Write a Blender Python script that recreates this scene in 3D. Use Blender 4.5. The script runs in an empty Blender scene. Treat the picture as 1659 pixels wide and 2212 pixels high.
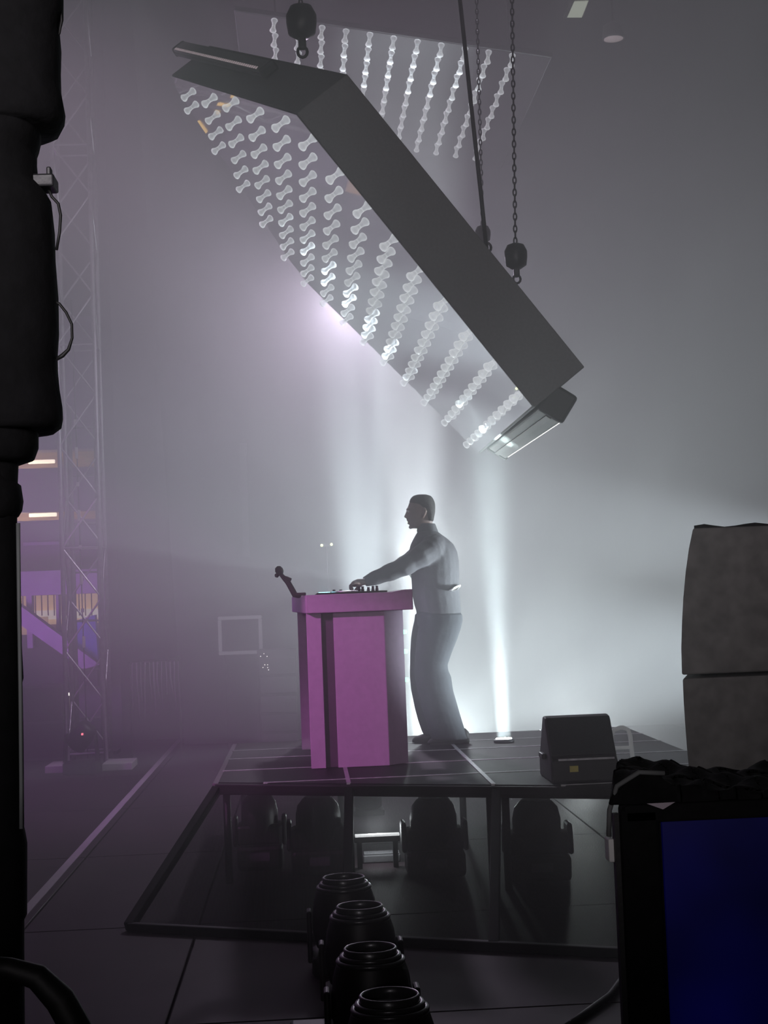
import bpy, bmesh, math, random
from mathutils import Vector, Matrix, Quaternion
random.seed(7)
S = bpy.context.scene
COL = S.collection
V = Vector
# ------------------------------------------------------------------ camera
CAM = V((0.0, 0.0, 1.62))                       # eye height over the stage floor, metres
YAW, PITCH, ROLL = 0.05310915, 0.05638604, -0.03811424
W_, H_, F_ = 1659.0, 2212.0, 3320.0
fw = V((math.sin(YAW)*math.cos(PITCH), math.cos(YAW)*math.cos(PITCH), math.sin(PITCH)))
r0 = V((math.cos(YAW), -math.sin(YAW), 0.0)); u0 = r0.cross(fw)
RT = math.cos(ROLL)*r0 + math.sin(ROLL)*u0
UP = -math.sin(ROLL)*r0 + math.cos(ROLL)*u0
cd = bpy.data.cameras.new('camera'); cam = bpy.data.objects.new('camera', cd); COL.objects.link(cam)
cd.sensor_fit = 'VERTICAL'; cd.sensor_height = 36.0; cd.lens = F_/H_*36.0
cd.clip_start = 0.05; cd.clip_end = 200
cam.matrix_world = Matrix(((RT.x, UP.x, -fw.x, CAM.x), (RT.y, UP.y, -fw.y, CAM.y), (RT.z, UP.z, -fw.z, CAM.z), (0, 0, 0, 1)))
S.camera = cam
def ray(x, y): return fw + (x-W_/2)/F_*RT - (y-H_/2)/F_*UP
def atY(x, y, Y): d = ray(x, y); return CAM + d*(Y/d.y)
def atZ(x, y, Z): d = ray(x, y); return CAM + d*((Z-CAM.z)/d.z)

# ------------------------------------------------------------------ world, exposure, lamps
S.view_settings.view_transform = 'Standard'; S.view_settings.look = 'None'
S.view_settings.exposure = 0.0; S.view_settings.gamma = 1.0; S.view_settings.use_curve_mapping = False
S.cycles.volume_bounces = 0; S.cycles.diffuse_bounces = 2; S.cycles.max_bounces = 4; S.cycles.transparent_max_bounces = 16
S.cycles.caustics_reflective = False; S.cycles.caustics_refractive = False
S.cycles.sample_clamp_indirect = 4.0
wd = bpy.data.worlds.new('night'); S.world = wd; wd.use_nodes = True
wd.node_tree.nodes['Background'].inputs[0].default_value = (0.62, 0.55, 0.70, 1)
wd.node_tree.nodes['Background'].inputs[1].default_value = 0.002

def spot(name, loc, target, power, angle, col, blend=0.6, radius=0.05, cloud_amt=0.0, gscale=9.0, seed=0.0):
    ld = bpy.data.lights.new(name, 'SPOT'); ld.energy = power; ld.color = col
    ld.spot_size = math.radians(angle); ld.spot_blend = blend; ld.shadow_soft_size = radius
    if cloud_amt > 0:                                   # noise in the lamp's strength, standing in for cloudy haze
        ld.use_nodes = True; nt = ld.node_tree; em = nt.nodes['Emission']
        tc = nt.nodes.new('ShaderNodeTexCoord'); mp = nt.nodes.new('ShaderNodeMapping')
        mp.inputs['Location'].default_value = (seed, seed*1.7, 0)
        nz = nt.nodes.new('ShaderNodeTexNoise'); nz.inputs['Scale'].default_value = gscale
        nz.inputs['Detail'].default_value = 1.5
        mr = nt.nodes.new('ShaderNodeMapRange'); mr.inputs[1].default_value = 0.35; mr.inputs[2].default_value = 0.65
        mr.inputs[3].default_value = 1.0-cloud_amt; mr.inputs[4].default_value = 1.0+cloud_amt
        nt.links.new(tc.outputs['Normal'], mp.inputs[0]); nt.links.new(mp.outputs[0], nz.inputs['Vector'])
        nt.links.new(nz.outputs['Fac'], mr.inputs[0]); nt.links.new(mr.outputs[0], em.inputs['Strength'])
    o = bpy.data.objects.new(name, ld); COL.objects.link(o); o.location = loc
    d = V(target)-V(loc); o.rotation_euler = d.to_track_quat('-Z', 'Y').to_euler()
    return o
def point(name, loc, power, col, radius=0.1):
    ld = bpy.data.lights.new(name, 'POINT'); ld.energy = power; ld.color = col; ld.shadow_soft_size = radius
    o = bpy.data.objects.new(name, ld); COL.objects.link(o); o.location = loc; return o

WHITE = (0.90, 0.98, 1.0); COOL = (0.86, 0.93, 1.0); LAV = (0.86, 0.84, 1.0)
PURPLE = (0.55, 0.12, 0.85); PINK = (1.0, 0.55, 0.95)
K = 1.0
# floor cans that light the haze from behind the riser
LIGHTS = [
 ('beam_lamp', (0.42, 11.75, 0.24), (0.50, 12.2, 6.0), 13500, 16, (0.8, 0.94, 1.0), 1.0, 0.06, 0.5, 22, 3.1),
 ('beam_lamp', (0.98, 13.6, 0.24), (1.05, 13.9, 6.0), 26000, 16, (0.86, 0.95, 1.0), 1.0, 0.06, 0.5, 22, 1.1),
 ('wash_lamp', (1.15, 14.2, 0.24), (1.75, 12.9, 2.6), 680, 150, (0.85, 0.98, 1.0), 0.5, 0.10, 0.5, 5, 0.7),
 ('wash_lamp', (2.3, 13.2, 0.24), (2.5, 11.9, 1.6), 210, 140, (0.88, 0.98, 1.0), 0.8, 0.10, 0.5, 5, 2.9),
 ('added_stand_lamp', (3.9, 12.6, 1.35), (1.2, 12.8, 2.0), 90, 120, (0.88, 0.96, 1.0), 1.0, 0.10, 0.4, 6, 5.0),  # unseen, added to brighten the haze left of the loudspeakers
 # unseen lamps added behind the panel and the performer so the haze glows
 ('added_glow_lamp', (0.62, 15.2, 4.60), (-0.9, 12.0, 2.6), 540, 165, (0.9, 0.76, 1.0), 0.6, 0.12),
 ('added_stand_lamp', (1.00, 13.2, 1.92), (1.1, 11.5, 3.2), 185, 165, (0.86, 0.97, 1.0), 0.6, 0.10),
 # purple and pink from the audience side
 ('audience_wash', (-6.5, 11.5, 5.0), (-1.8, 13.5, 1.0), 1000, 70, (0.72, 0.1, 0.95), 1.0, 0.3),
 ('audience_wash', (-6.5, 14.0, 7.0), (0.5, 14.0, 5.4), 2600, 44, (1.0, 0.7, 1.0), 1.0, 0.3),
 ('front_key', (-3.4, 5.6, 3.4), (0.25, 9.6, 0.75), 1300, 20, (1.0, 0.33, 0.97), 0.6, 0.1),
 ('added_fill', (-0.8, -3.0, 2.6), (1.1, 8.0, 3.4), 1350, 40, (1.0, 0.92, 0.97), 1.0, 0.6),  # added fill behind the camera, lifts the dark faces turned to it
 ('added_side_lamp', (4.6, 10.30, 0.95), (0.2, 10.35, 1.35), 3900, 25, (0.80, 0.92, 1.0), 0.8, 0.1),  # added out of view, lights the haze in front of the performer
 ('added_side_lamp', (4.6, 10.75, 1.75), (0.2, 10.30, 2.25), 2200, 21, (0.82, 0.92, 1.0), 0.8, 0.1),  # second one added out of view, for the haze at head height
]
for L_ in LIGHTS: spot(*L_)
ld_ = bpy.data.lights.new('uplight_lamp', 'AREA'); ld_.shape = 'DISK'; ld_.size = 0.10; ld_.spread = math.radians(12); ld_.energy = 12; ld_.color = (0.80, 0.98, 1.0)
lo_ = bpy.data.objects.new('uplight_lamp', ld_); COL.objects.link(lo_); lo_.location = (1.332, 10.62, 0.640)
lo_.rotation_euler = V((-0.03, 0.3, 5.4)).to_track_quat('-Z', 'Y').to_euler()

# ------------------------------------------------------------------ materials
MT = {}
def mat(name, col, rough=0.6, metal=0.0, var=0.15, scale=12.0, bump=0.1, emit=None, es=0.0, spec=0.5, stretch=None, alpha=None):
    if name in MT: return MT[name]
    m = bpy.data.materials.new(name); m.use_nodes = True; nt = m.node_tree; b = nt.nodes['Principled BSDF']
    tc = nt.nodes.new('ShaderNodeTexCoord'); mp = nt.nodes.new('ShaderNodeMapping')
    if stretch: mp.inputs['Scale'].default_value = stretch
    nt.links.new(tc.outputs['Object'], mp.inputs[0])
    nz = nt.nodes.new('ShaderNodeTexNoise'); nz.inputs['Scale'].default_value = scale; nz.inputs['Detail'].default_value = 4
    nt.links.new(mp.outputs[0], nz.inputs['Vector'])
    cr = nt.nodes.new('ShaderNodeMapRange'); cr.inputs[1].default_value = 0.3; cr.inputs[2].default_value = 0.7
    cr.inputs[3].default_value = 1-var; cr.inputs[4].default_value = 1+var
    nt.links.new(nz.outputs['Fac'], cr.inputs[0])
    mx = nt.nodes.new('ShaderNodeVectorMath'); mx.operation = 'SCALE'; mx.inputs[0].default_value = col
    nt.links.new(cr.outputs[0], mx.inputs['Scale']); nt.links.new(mx.outputs[0], b.inputs['Base Color'])
    if bump:
        bp = nt.nodes.new('ShaderNodeBump'); bp.inputs['Strength'].default_value = bump; bp.inputs['Distance'].default_value = 0.01
        nt.links.new(nz.outputs['Fac'], bp.inputs['Height']); nt.links.new(bp.outputs[0], b.inputs['Normal'])
    b.inputs['Roughness'].default_value = rough; b.inputs['Metallic'].default_value = metal
    b.inputs['Specular IOR Level'].default_value = spec
    if emit:
        b.inputs['Emission Color'].default_value = (*emit, 1); b.inputs['Emission Strength'].default_value = es
    if alpha is not None: b.inputs['Alpha'].default_value = alpha
    MT[name] = m; return m
M_floor = mat('vinyl_floor', (0.036, 0.023, 0.029), 0.6, var=0.25, scale=3.0, bump=0.05, spec=0.2)
M_tape = mat('pale_tape', (0.42, 0.38, 0.42), 0.6, var=0.1, scale=20)
M_deck = mat('black_deck_board', (0.010, 0.010, 0.011), 0.55, var=0.3, scale=18, bump=0.25, spec=0.22)
M_alu = mat('aluminium', (0.55, 0.54, 0.57), 0.35, 0.85, var=0.12, scale=25)
M_alud = mat('worn_deck_edge', (0.50, 0.50, 0.52), 0.40, 0.6, var=0.3, scale=25)
M_black = mat('black_fabric', (0.004, 0.004, 0.0045), 0.9, var=0.3, scale=30, bump=0.3, spec=0.2)
M_blackm = mat('black_metal', (0.020, 0.020, 0.022), 0.45, 0.2, var=0.25, scale=30)
M_blackp = mat('black_plastic', (0.010, 0.009, 0.010), 0.5, var=0.2, scale=25)
M_fasc = mat('charcoal_cladding', (0.15, 0.15, 0.155), 0.8, var=0.15, scale=60, bump=0.1, spec=0.3)
M_pink = mat('pink_lacquer', (0.58, 0.40, 0.58), 0.55, var=0.07, scale=30, bump=0.05)
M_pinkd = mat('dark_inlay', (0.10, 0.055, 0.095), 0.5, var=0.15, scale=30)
M_skin = mat('skin', (0.22, 0.15, 0.13), 0.5, var=0.1, scale=40, bump=0.05)
M_hair = mat('dark_hair', (0.02, 0.016, 0.014), 0.7, var=0.3, scale=80, bump=0.5)
M_shirt = mat('grey_shirt', (0.095, 0.095, 0.103), 0.85, var=0.15, scale=25, bump=0.3)
M_trous = mat('dark_trousers', (0.060, 0.065, 0.075), 0.85, var=0.15, scale=22, bump=0.3)
M_shoe = mat('dark_shoe', (0.03, 0.03, 0.03), 0.5, var=0.2, scale=30)
M_white = mat('white_strip', (0.8, 0.8, 0.78), 0.5, var=0.05)
M_pa = mat('speaker_grille', (0.13, 0.125, 0.12), 0.75, var=0.25, scale=14, bump=0.2)
M_drape = mat('grey_backdrop', (0.07, 0.068, 0.075), 0.9, var=0.08, scale=4, bump=0.1)
M_wall = mat('dark_wall', (0.055, 0.045, 0.058), 0.9, var=0.2, scale=2)
M_pale = mat('pale_plastic', (0.62, 0.62, 0.60), 0.5, var=0.1)
M_yel = mat('yellow_tag', (0.55, 0.48, 0.12), 0.6, var=0.15, scale=60)
M_rubber = mat('black_rubber', (0.005, 0.005, 0.005), 0.6, var=0.2, scale=40)
M_chain = mat('chain_steel', (0.05, 0.05, 0.055), 0.4, 0.7, var=0.2, scale=40)
M_lens = mat('lens_glass', (0.20, 0.20, 0.22), 0.06, 0.3, var=0.05, bump=0)
M_mirror = mat('mirror_foil', (0.86, 0.86, 0.88), 0.02, 1.0, var=0.02, scale=3, bump=0.004)
M_led = mat('white_led', (0.9, 0.9, 0.9), 0.4, var=0.0, bump=0, emit=(1.0, 0.97, 0.92), es=2.5)
M_ledhot = mat('hot_led', (0.9, 0.9, 0.9), 0.4, var=0.0, bump=0, emit=(0.92, 1.0, 1.0), es=9.0)
M_leddim = mat('dim_led', (0.7, 0.6, 0.62), 0.4, var=0.0, bump=0, emit=(0.95, 0.75, 0.80), es=0.30)
M_green = mat('green_led', (0.4, 0.9, 0.7), 0.4, var=0.0, bump=0, emit=(0.35, 1.0, 0.62), es=3.0)
M_yled = mat('yellow_led', (0.8, 0.9, 0.5), 0.4, var=0.0, bump=0, emit=(0.85, 1.0, 0.45), es=3.0)
M_red = mat('red_led', (0.9, 0.2, 0.2), 0.4, var=0.0, bump=0, emit=(1.0, 0.22, 0.30), es=2.5)
M_tube = mat('warm_tube', (1, 0.9, 0.8), 0.4, var=0.0, bump=0, emit=(1.0, 0.86, 0.72), es=3.0)
M_cyan = mat('cyan_screen', (0.3, 0.8, 0.8), 0.3, var=0.0, bump=0, emit=(0.30, 0.90, 1.0), es=5.0)
M_flood = mat('flood_glass', (0.8, 0.82, 0.72), 0.3, var=0.04, bump=0, emit=(0.80, 0.86, 0.70), es=0.55)
M_bld = mat('concrete', (0.20, 0.16, 0.20), 0.9, var=0.15, scale=1.5)
M_soff = mat('timber_soffit', (0.42, 0.30, 0.18), 0.7, var=0.25, scale=2.0, stretch=(1, 8, 8))
M_glow = mat('lit_room_wall', (0.75, 0.55, 0.33), 0.8, var=0.1, scale=1.5, emit=(1.0, 0.68, 0.40), es=0.45)  # warm light of the room put into the wall as emission
M_steelp = mat('painted_steel', (0.55, 0.45, 0.60), 0.6, var=0.08, scale=3)
M_orange = mat('orange_neon', (0.9, 0.6, 0.2), 0.4, var=0.0, bump=0, emit=(1.0, 0.62, 0.16), es=2.0)

def bulb_material():
    m = bpy.data.materials.new('clear_bulb_glass'); m.use_nodes = True; nt = m.node_tree
    b = nt.nodes['Principled BSDF']; out = nt.nodes['Material Output']
    b.inputs['Base Color'].default_value = (0.88, 0.9, 0.92, 1); b.inputs['Roughness'].default_value = 0.12
    b.inputs['Specular IOR Level'].default_value = 0.8
    b.inputs['Emission Color'].default_value = (0.95, 0.98, 1, 1); b.inputs['Emission Strength'].default_value = 0.62
    nz = nt.nodes.new('ShaderNodeTexNoise'); nz.inputs['Scale'].default_value = 55
    tc = nt.nodes.new('ShaderNodeTexCoord'); nt.links.new(tc.outputs['Object'], nz.inputs['Vector'])
    bp = nt.nodes.new('ShaderNodeBump'); bp.inputs['Strength'].default_value = 0.5; bp.inputs['Distance'].default_value = 0.01
    nt.links.new(nz.outputs['Fac'], bp.inputs['Height']); nt.links.new(bp.outputs[0], b.inputs['Normal'])
    tr = nt.nodes.new('ShaderNodeBsdfTransparent'); tr.inputs[0].default_value = (0.97, 0.98, 1, 1)
    lw = nt.nodes.new('ShaderNodeLayerWeight'); lw.inputs['Blend'].default_value = 0.35
    mr = nt.nodes.new('ShaderNodeMapRange'); mr.inputs[3].default_value = 0.28; mr.inputs[4].default_value = 1.0
    nt.links.new(lw.outputs['Facing'], mr.inputs[0])
    ms = nt.nodes.new('ShaderNodeMixShader'); nt.links.new(mr.outputs[0], ms.inputs[0])
    nt.links.new(tr.outputs[0], ms.inputs[1]); nt.links.new(b.outputs[0], ms.inputs[2])
    nt.links.new(ms.outputs[0], out.inputs[0]); return m
M_riser = mat('riser_black', (0.006, 0.006, 0.006), 0.6, var=0.2, scale=30, spec=0.25)
M_bulb = bulb_material()
def gauze_material():
    m = bpy.data.materials.new('black_gauze'); m.use_nodes = True; nt = m.node_tree
    b = nt.nodes['Principled BSDF']; out = nt.nodes['Material Output']
    b.inputs['Base Color'].default_value = (0.012, 0.011, 0.012, 1); b.inputs['Roughness'].default_value = 0.85
    tc = nt.nodes.new('ShaderNodeTexCoord'); wv = nt.nodes.new('ShaderNodeTexWave'); wv.inputs['Scale'].default_value = 45
    nt.links.new(tc.outputs['Object'], wv.inputs['Vector'])
    mr = nt.nodes.new('ShaderNodeMapRange'); mr.inputs[3].default_value = 0.24; mr.inputs[4].default_value = 0.40
    nt.links.new(wv.outputs['Fac'], mr.inputs[0])
    tr = nt.nodes.new('ShaderNodeBsdfTransparent'); ms = nt.nodes.new('ShaderNodeMixShader')
    nt.links.new(mr.outputs[0], ms.inputs[0]); nt.links.new(tr.outputs[0], ms.inputs[1]); nt.links.new(b.outputs[0], ms.inputs[2])
    nt.links.new(ms.outputs[0], out.inputs[0]); return m
M_gauze = gauze_material()
def screen_material():
    m = bpy.data.materials.new('blue_led_screen'); m.use_nodes = True; nt = m.node_tree; b = nt.nodes['Principled BSDF']
    b.inputs['Base Color'].default_value = (0.004, 0.004, 0.02, 1); b.inputs['Roughness'].default_value = 0.35
    tc = nt.nodes.new('ShaderNodeTexCoord'); nz = nt.nodes.new('ShaderNodeTexNoise'); nz.inputs['Scale'].default_value = 3.0
    nt.links.new(tc.outputs['Object'], nz.inputs['Vector'])
    vo = nt.nodes.new('ShaderNodeTexVoronoi'); vo.inputs['Scale'].default_value = 60; nt.links.new(tc.outputs['Object'], vo.inputs['Vector'])
    sp = nt.nodes.new('ShaderNodeMapRange'); sp.inputs[1].default_value = 0.06; sp.inputs[2].default_value = 0.0
    nt.links.new(vo.outputs['Distance'], sp.inputs[0])
    mr = nt.nodes.new('ShaderNodeMapRange'); mr.inputs[1].default_value = 0.3; mr.inputs[2].default_value = 0.75; mr.inputs[3].default_value = 0.005; mr.inputs[4].default_value = 0.024
    nt.links.new(nz.outputs['Fac'], mr.inputs[0])
    ad = nt.nodes.new('ShaderNodeMath'); ad.operation = 'MULTIPLY_ADD'; ad.inputs[1].default_value = 0.06
    nt.links.new(sp.outputs[0], ad.inputs[0]); nt.links.new(mr.outputs[0], ad.inputs[2])
    b.inputs['Emission Color'].default_value = (0.03, 0.03, 1.0, 1); nt.links.new(ad.outputs[0], b.inputs['Emission Strength'])
    return m
M_screen = screen_material()

# ------------------------------------------------------------------ mesh helpers
class MB:
    def __init__(s): s.v = []; s.f = []
    def add(s, vs, fs):
        k = len(s.v); s.v += [V(p) for p in vs]; s.f += [tuple(i+k for i in f) for f in fs]; return s
    def box(s, c, size, ax=None):
        c = V(c); ax = ax or (V((1, 0, 0)), V((0, 1, 0)), V((0, 0, 1)))
        a, b, d = [V(ax[i])*size[i]/2 for i in range(3)]
        vs = [c+i*a+j*b+k*d for i in (-1, 1) for j in (-1, 1) for k in (-1, 1)]
        return s.add(vs, [(0, 1, 3, 2), (4, 6, 7, 5), (0, 4, 5, 1), (2, 3, 7, 6), (0, 2, 6, 4), (1, 5, 7, 3)])
    def loft(s, rings, cap=True, closed=False):
        n = len(rings[0]); vs = [p for r in rings for p in r]; fs = []
        m = len(rings)
        for i in range(m if closed else m-1):
            j = (i+1) % m
            for k in range(n): fs.append((i*n+k, i*n+(k+1) % n, j*n+(k+1) % n, j*n+k))
        if cap and not closed: fs += [tuple(reversed(range(n))), tuple(range((m-1)*n, m*n))]
        return s.add(vs, fs)
    def prism(s, poly, off):
        off = V(off); n = len(poly); p = [V(q) for q in poly]
        fs = [tuple(reversed(range(n))), tuple(range(n, 2*n))] + [(i, (i+1) % n, n+(i+1) % n, n+i) for i in range(n)]
        return s.add(p+[q+off for q in p], fs)
    def tube(s, path, rad, n=10, cap=True, flat=1.0, roundcap=False, closed=False):
        P = [V(p) for p in path]; R = rad if isinstance(rad, (list, tuple)) else [rad]*len(P)
        if roundcap:
            d0 = (P[0]-P[1]).normalized(); d1 = (P[-1]-P[-2]).normalized()
            P = [P[0]+d0*R[0]*0.95, P[0]+d0*R[0]*0.7]+P+[P[-1]+d1*R[-1]*0.7, P[-1]+d1*R[-1]*0.95]
            R = [R[0]*0.25, R[0]*0.7]+list(R)+[R[-1]*0.7, R[-1]*0.25]
        rings = []; prev = None; m = len(P)
        for i in range(m):
            if closed: d = (P[(i+1) % m]-P[i-1]).normalized()
            else: d = (P[min(i+1, m-1)]-P[max(i-1, 0)]).normalized()
            if prev is None:
                a = d.cross(V((0, 0, 1)));
                if a.length < 0.05: a = d.cross(V((0, 1, 0)))
                a.normalize()
            else:
                a = (prev-d*prev.dot(d)).normalized()
            prev = a; b = d.cross(a)
            rings.append([P[i]+R[i]*(math.cos(2*math.pi*k/n)*a*flat+math.sin(2*math.pi*k/n)*b) for k in range(n)])
        return s.loft(rings, cap, closed)
    def lathe(s, prof, base, axis=(0, 0, 1), n=20):
        ax = V(axis).normalized(); a = ax.cross(V((0, 1, 0)))
        if a.length < 0.05: a = ax.cross(V((1, 0, 0)))
        a.normalize(); b = ax.cross(a); base = V(base)
        return s.loft([[base+ax*h+r*(math.cos(2*math.pi*k/n)*a+math.sin(2*math.pi*k/n)*b) for k in range(n)] for r, h in prof])
    def build(s, name, m, parent=None, origin=None, smooth=False, bev=0.0, bseg=2):
        org = V(origin) if origin is not None else (V(root_of(parent).location) if parent is not None else V((0, 0, 0)))
        me = bpy.data.meshes.new(name); me.from_pydata([tuple(p-org) for p in s.v], [], s.f); me.update()
        bm = bmesh.new(); bm.from_mesh(me); bmesh.ops.recalc_face_normals(bm, faces=bm.faces); bm.to_mesh(me); bm.free()
        me.materials.append(m)
        if smooth:
            for p in me.polygons: p.use_smooth = True
        o = bpy.data.objects.new(name, me); COL.objects.link(o)
        if parent is not None: o.parent = parent
        else: o.location = org
        if bev:
            md = o.modifiers.new('bevel', 'BEVEL'); md.width = bev; md.segments = bseg; md.limit_method = 'ANGLE'
        return o
def root_of(o):
    while o.parent is not None: o = o.parent
    return o
def tag(o, label, cat, group=None, kind=None):
    if label: o['label'] = label
    if cat: o['category'] = cat
    if group: o['group'] = group
    if kind: o['kind'] = kind
    return o
def thing(name, label, cat, loc=(0, 0, 0), group=None):
    o = bpy.data.objects.new(name, None); COL.objects.link(o); o.location = loc; o.empty_display_size = 0.1
    return tag(o, label, cat, group)
def struct(o): o['kind'] = 'structure'; return o
def inst(me_obj, name, parent, mtx):
    o = bpy.data.objects.new(name, me_obj.data if hasattr(me_obj, 'data') else me_obj); COL.objects.link(o)
    o.parent = parent; o.matrix_basis = mtx; return o
def ring_ell(c, a, b, n=20, e=2.0):
    out = []
    for k in range(n):
        t = 2*math.pi*k/n; x, y = math.cos(t), math.sin(t)
        out.append(V(c)+V(a)*(abs(x)**(2/e))*(1 if x >= 0 else -1)+V(b)*(abs(y)**(2/e))*(1 if y >= 0 else -1))
    return out
def organic(o, voxel, sm=6, fac=0.5):
    md = o.modifiers.new('remesh', 'REMESH'); md.mode = 'VOXEL'; md.voxel_size = voxel; md.use_smooth_shade = True
    sm_ = o.modifiers.new('smooth', 'SMOOTH'); sm_.iterations = sm; sm_.factor = fac
    return o
X_, Y_, Z_ = V((1, 0, 0)), V((0, 1, 0)), V((0, 0, 1))
# ================================================================== the setting
fl = struct(MB().box((3, 16, -0.20), (60, 56, 0.34)).build('floor', mat('ground', (0.03, 0.025, 0.03), 0.9, var=0.2, scale=1.0)))
xs = [-8.2, -5.9, -3.6, -1.5, -0.6, 1.9, 4.3, 6.8]
ys = [0.6, 2.3, 4.2, 6.1, 7.99, 10.3, 12.7, 15.2, 17.6, 19.0]
for i in range(len(xs)-1):
    for j in range(len(ys)-1):
        MB().box(((xs[i]+xs[i+1])/2, (ys[j]+ys[j+1])/2, -0.016), (xs[i+1]-xs[i]-0.012, ys[j+1]-ys[j]-0.012, 0.032)).build('floor_panel', M_floor, fl, bev=0.003, bseg=1)
o = MB().prism([(-1.60, 5.0, 0.0), (-1.545, 5.0, 0.0), (-1.565, 19.0, 0.0), (-1.62, 19.0, 0.0)], (0, 0, 0.003)).build('floor_tape', M_tape)
tag(o, 'long pale tape line running along the dark floor beside the truss', 'tape')
o = MB().box((-1.78, 8.36, 0.002), (0.36, 0.03, 0.004)).build('floor_tape', M_tape)
tag(o, 'short thin pale tape mark meeting the long line from the left', 'tape')
struct(MB().box((6.9, 19.3, 4.8), (18.4, 0.3, 9.6)).build('wall_back', M_wall))
struct(MB().box((5.0, 12.2, 9.75), (22, 15.0, 0.3)).build('ceiling', M_wall))
struct(MB().box((9.2, 12.2, 4.8), (0.3, 14.2, 9.6)).build('wall_right', M_wall))
# grey backdrop cloth with its slanting left hem
bd = thing('backdrop', 'huge grey backdrop cloth with soft folds hanging behind the haze', 'curtain', (3.0, 17.6, 0.0))
def cloth(x0t, x0b, x1, z0, z1, y, amp, nx, nz, seed, thick=0.012):
    mb = MB(); rnd = random.Random(seed); ph = [rnd.uniform(0, 6.28) for _ in range(5)]
    def P(i, k, t):
        s_ = i/nx; tz = k/nz; x0 = x0b+(x0t-x0b)*tz; x = x0+(x1-x0)*s_
        f = amp*(math.sin(x*4.1+ph[0])+0.6*math.sin(x*9.3+ph[1])+0.3*math.sin(x*17+ph[2]+tz))*(1-0.25*tz)
        return V((x, y+f+t, z0+(z1-z0)*tz))
    for t in (0, thick):
        k0 = len(mb.v); mb.v += [P(i, k, t) for k in range(nz+1) for i in range(nx+1)]
        mb.f += [(k0+k*(nx+1)+i, k0+k*(nx+1)+i+1, k0+(k+1)*(nx+1)+i+1, k0+(k+1)*(nx+1)+i) for k in range(nz) for i in range(nx)]
    return mb
cloth(-1.80, -1.43, 8.6, 0.06, 9.3, 17.6, 0.045, 220, 6, 3).build('cloth', M_drape, bd, smooth=True)
MB().tube([(-1.95, 17.6, 9.35), (8.8, 17.6, 9.35)], 0.03).build('hanging_rail', M_blackm, bd)
lp = atY(528, 1080, 17.4)
MB().box((lp.x, 17.49, 2.80), (0.085, 0.02, 1.30)).build('pale_strip', mat('pale_strip', (0.13, 0.13, 0.14), 0.9), bd, bev=0.006)

# ================================================================== building beyond the truss (audience side)
BY = 34.0
bl = thing('grandstand', 'multi storey building with warm lit soffits seen through the truss', 'building', tuple(atY(120, 1400, BY)*V((1, 1, 0)) if False else (-5.2, BY, 0.0)))
def bbox(x0, y0, x1, y1, Y, d):                 # box whose front face spans two sight corners at depth Y
    a = atY(x0, y0, Y); b = atY(x1, y1, Y)
    return V(((a.x+b.x)/2, Y+d/2, (a.z+b.z)/2)), (abs(b.x-a.x), d, abs(a.z-b.z))
def bpart(name, m, x0, y0, x1, y1, dy=0.0, d=1.0, **k):
    c, s_ = bbox(x0, y0, x1, y1, BY+dy, d); return MB().box(c, s_).build(name, m, bl, **k)
bpart('wall', M_bld, -420, 700, 212, 968, 0.0, 0.6)
bpart('soffit', M_soff, -420, 968, 212, 1028, 1.5, 0.4)
bpart('parapet', M_bld, -420, 1028, 212, 1101, 0.0, 0.4)
bpart('soffit', M_soff, -420, 1101, 212, 1142, 1.5, 0.4)
bpart('parapet', M_bld, -420, 1142, 212, 1252, 0.0, 0.4)
bpart('ledge_strip', M_steelp, 50, 1172, 127, 1176, -0.05, 0.06)
bpart('tube_lamp', M_tube, 60, 994, 118, 1000, 0.9, 0.1, bev=0.02)
bpart('tube_lamp', M_tube, 62, 1109, 122, 1115, 0.9, 0.1, bev=0.02)
bpart('purple_beam', M_steelp, -420, 1252, 212, 1281, -1.0, 0.5)
bpart('lit_wall', M_glow, -420, 1281, 212, 1345, 2.5, 0.2)
bpart('lit_band', mat('lit_window_band', (0.9, 0.85, 0.8), 0.6, var=0.05, emit=(1.0, 0.93, 0.88), es=0.75), 70, 1320, 212, 1334, 2.3, 0.1)
for k in range(17):
    x = -20+k*13.5
    bpart('slat', mat('brown_slat', (0.16, 0.10, 0.09), 0.8), x, 1282, x+2.6, 1330, 2.0, 0.1)
bpart('column', M_steelp, 56, 1281, 71, 1400, -0.8, 0.3); bpart('column', M_steelp, 120, 1281, 129, 1400, -0.4, 0.3)
bpart('room_wall', mat('dusky_wall', (0.35, 0.24, 0.24), 0.9), -420, 1345, 212, 1392, 2.6, 0.2)
bpart('lit_panel', M_glow, -60, 1338, 104, 1391, 1.2, 0.1)
bpart('lower_wall', mat('dark_plinth', (0.05, 0.03, 0.05), 0.9), -420, 1390, 212, 1520, -0.2, 0.3)
pA, pB = [atY(30, 1298, BY-1.4), atY(30, 1340, BY-1.4)], [atY(215, 1436, BY-1.4), atY(180, 1446, BY-1.4)]
MB().prism([pA[0], pB[0], pB[1], pA[1]], (0, 0.5, 0)).build('stair_stringer', M_steelp, bl)
q = [atY(*p, BY-0.9) for p in ((150, 1345), (205, 1328), (212, 1432), (150, 1392))]
MB().prism(q, (0, 0.3, 0)).build('blue_panel', mat('blue_panel', (0.10, 0.08, 0.55), 0.6, emit=(0.12, 0.08, 0.8), es=0.10), bl)
point('building_lamp', (-6.0, 29.5, 1.2), 420, (0.62, 0.22, 1.0), 0.3)
point('building_lamp', (-6.3, 34.6, 4.6), 45, (1.0, 0.72, 0.42), 0.2)
point('building_lamp', (-6.3, 34.6, 3.5), 45, (1.0, 0.72, 0.42), 0.2)

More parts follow.
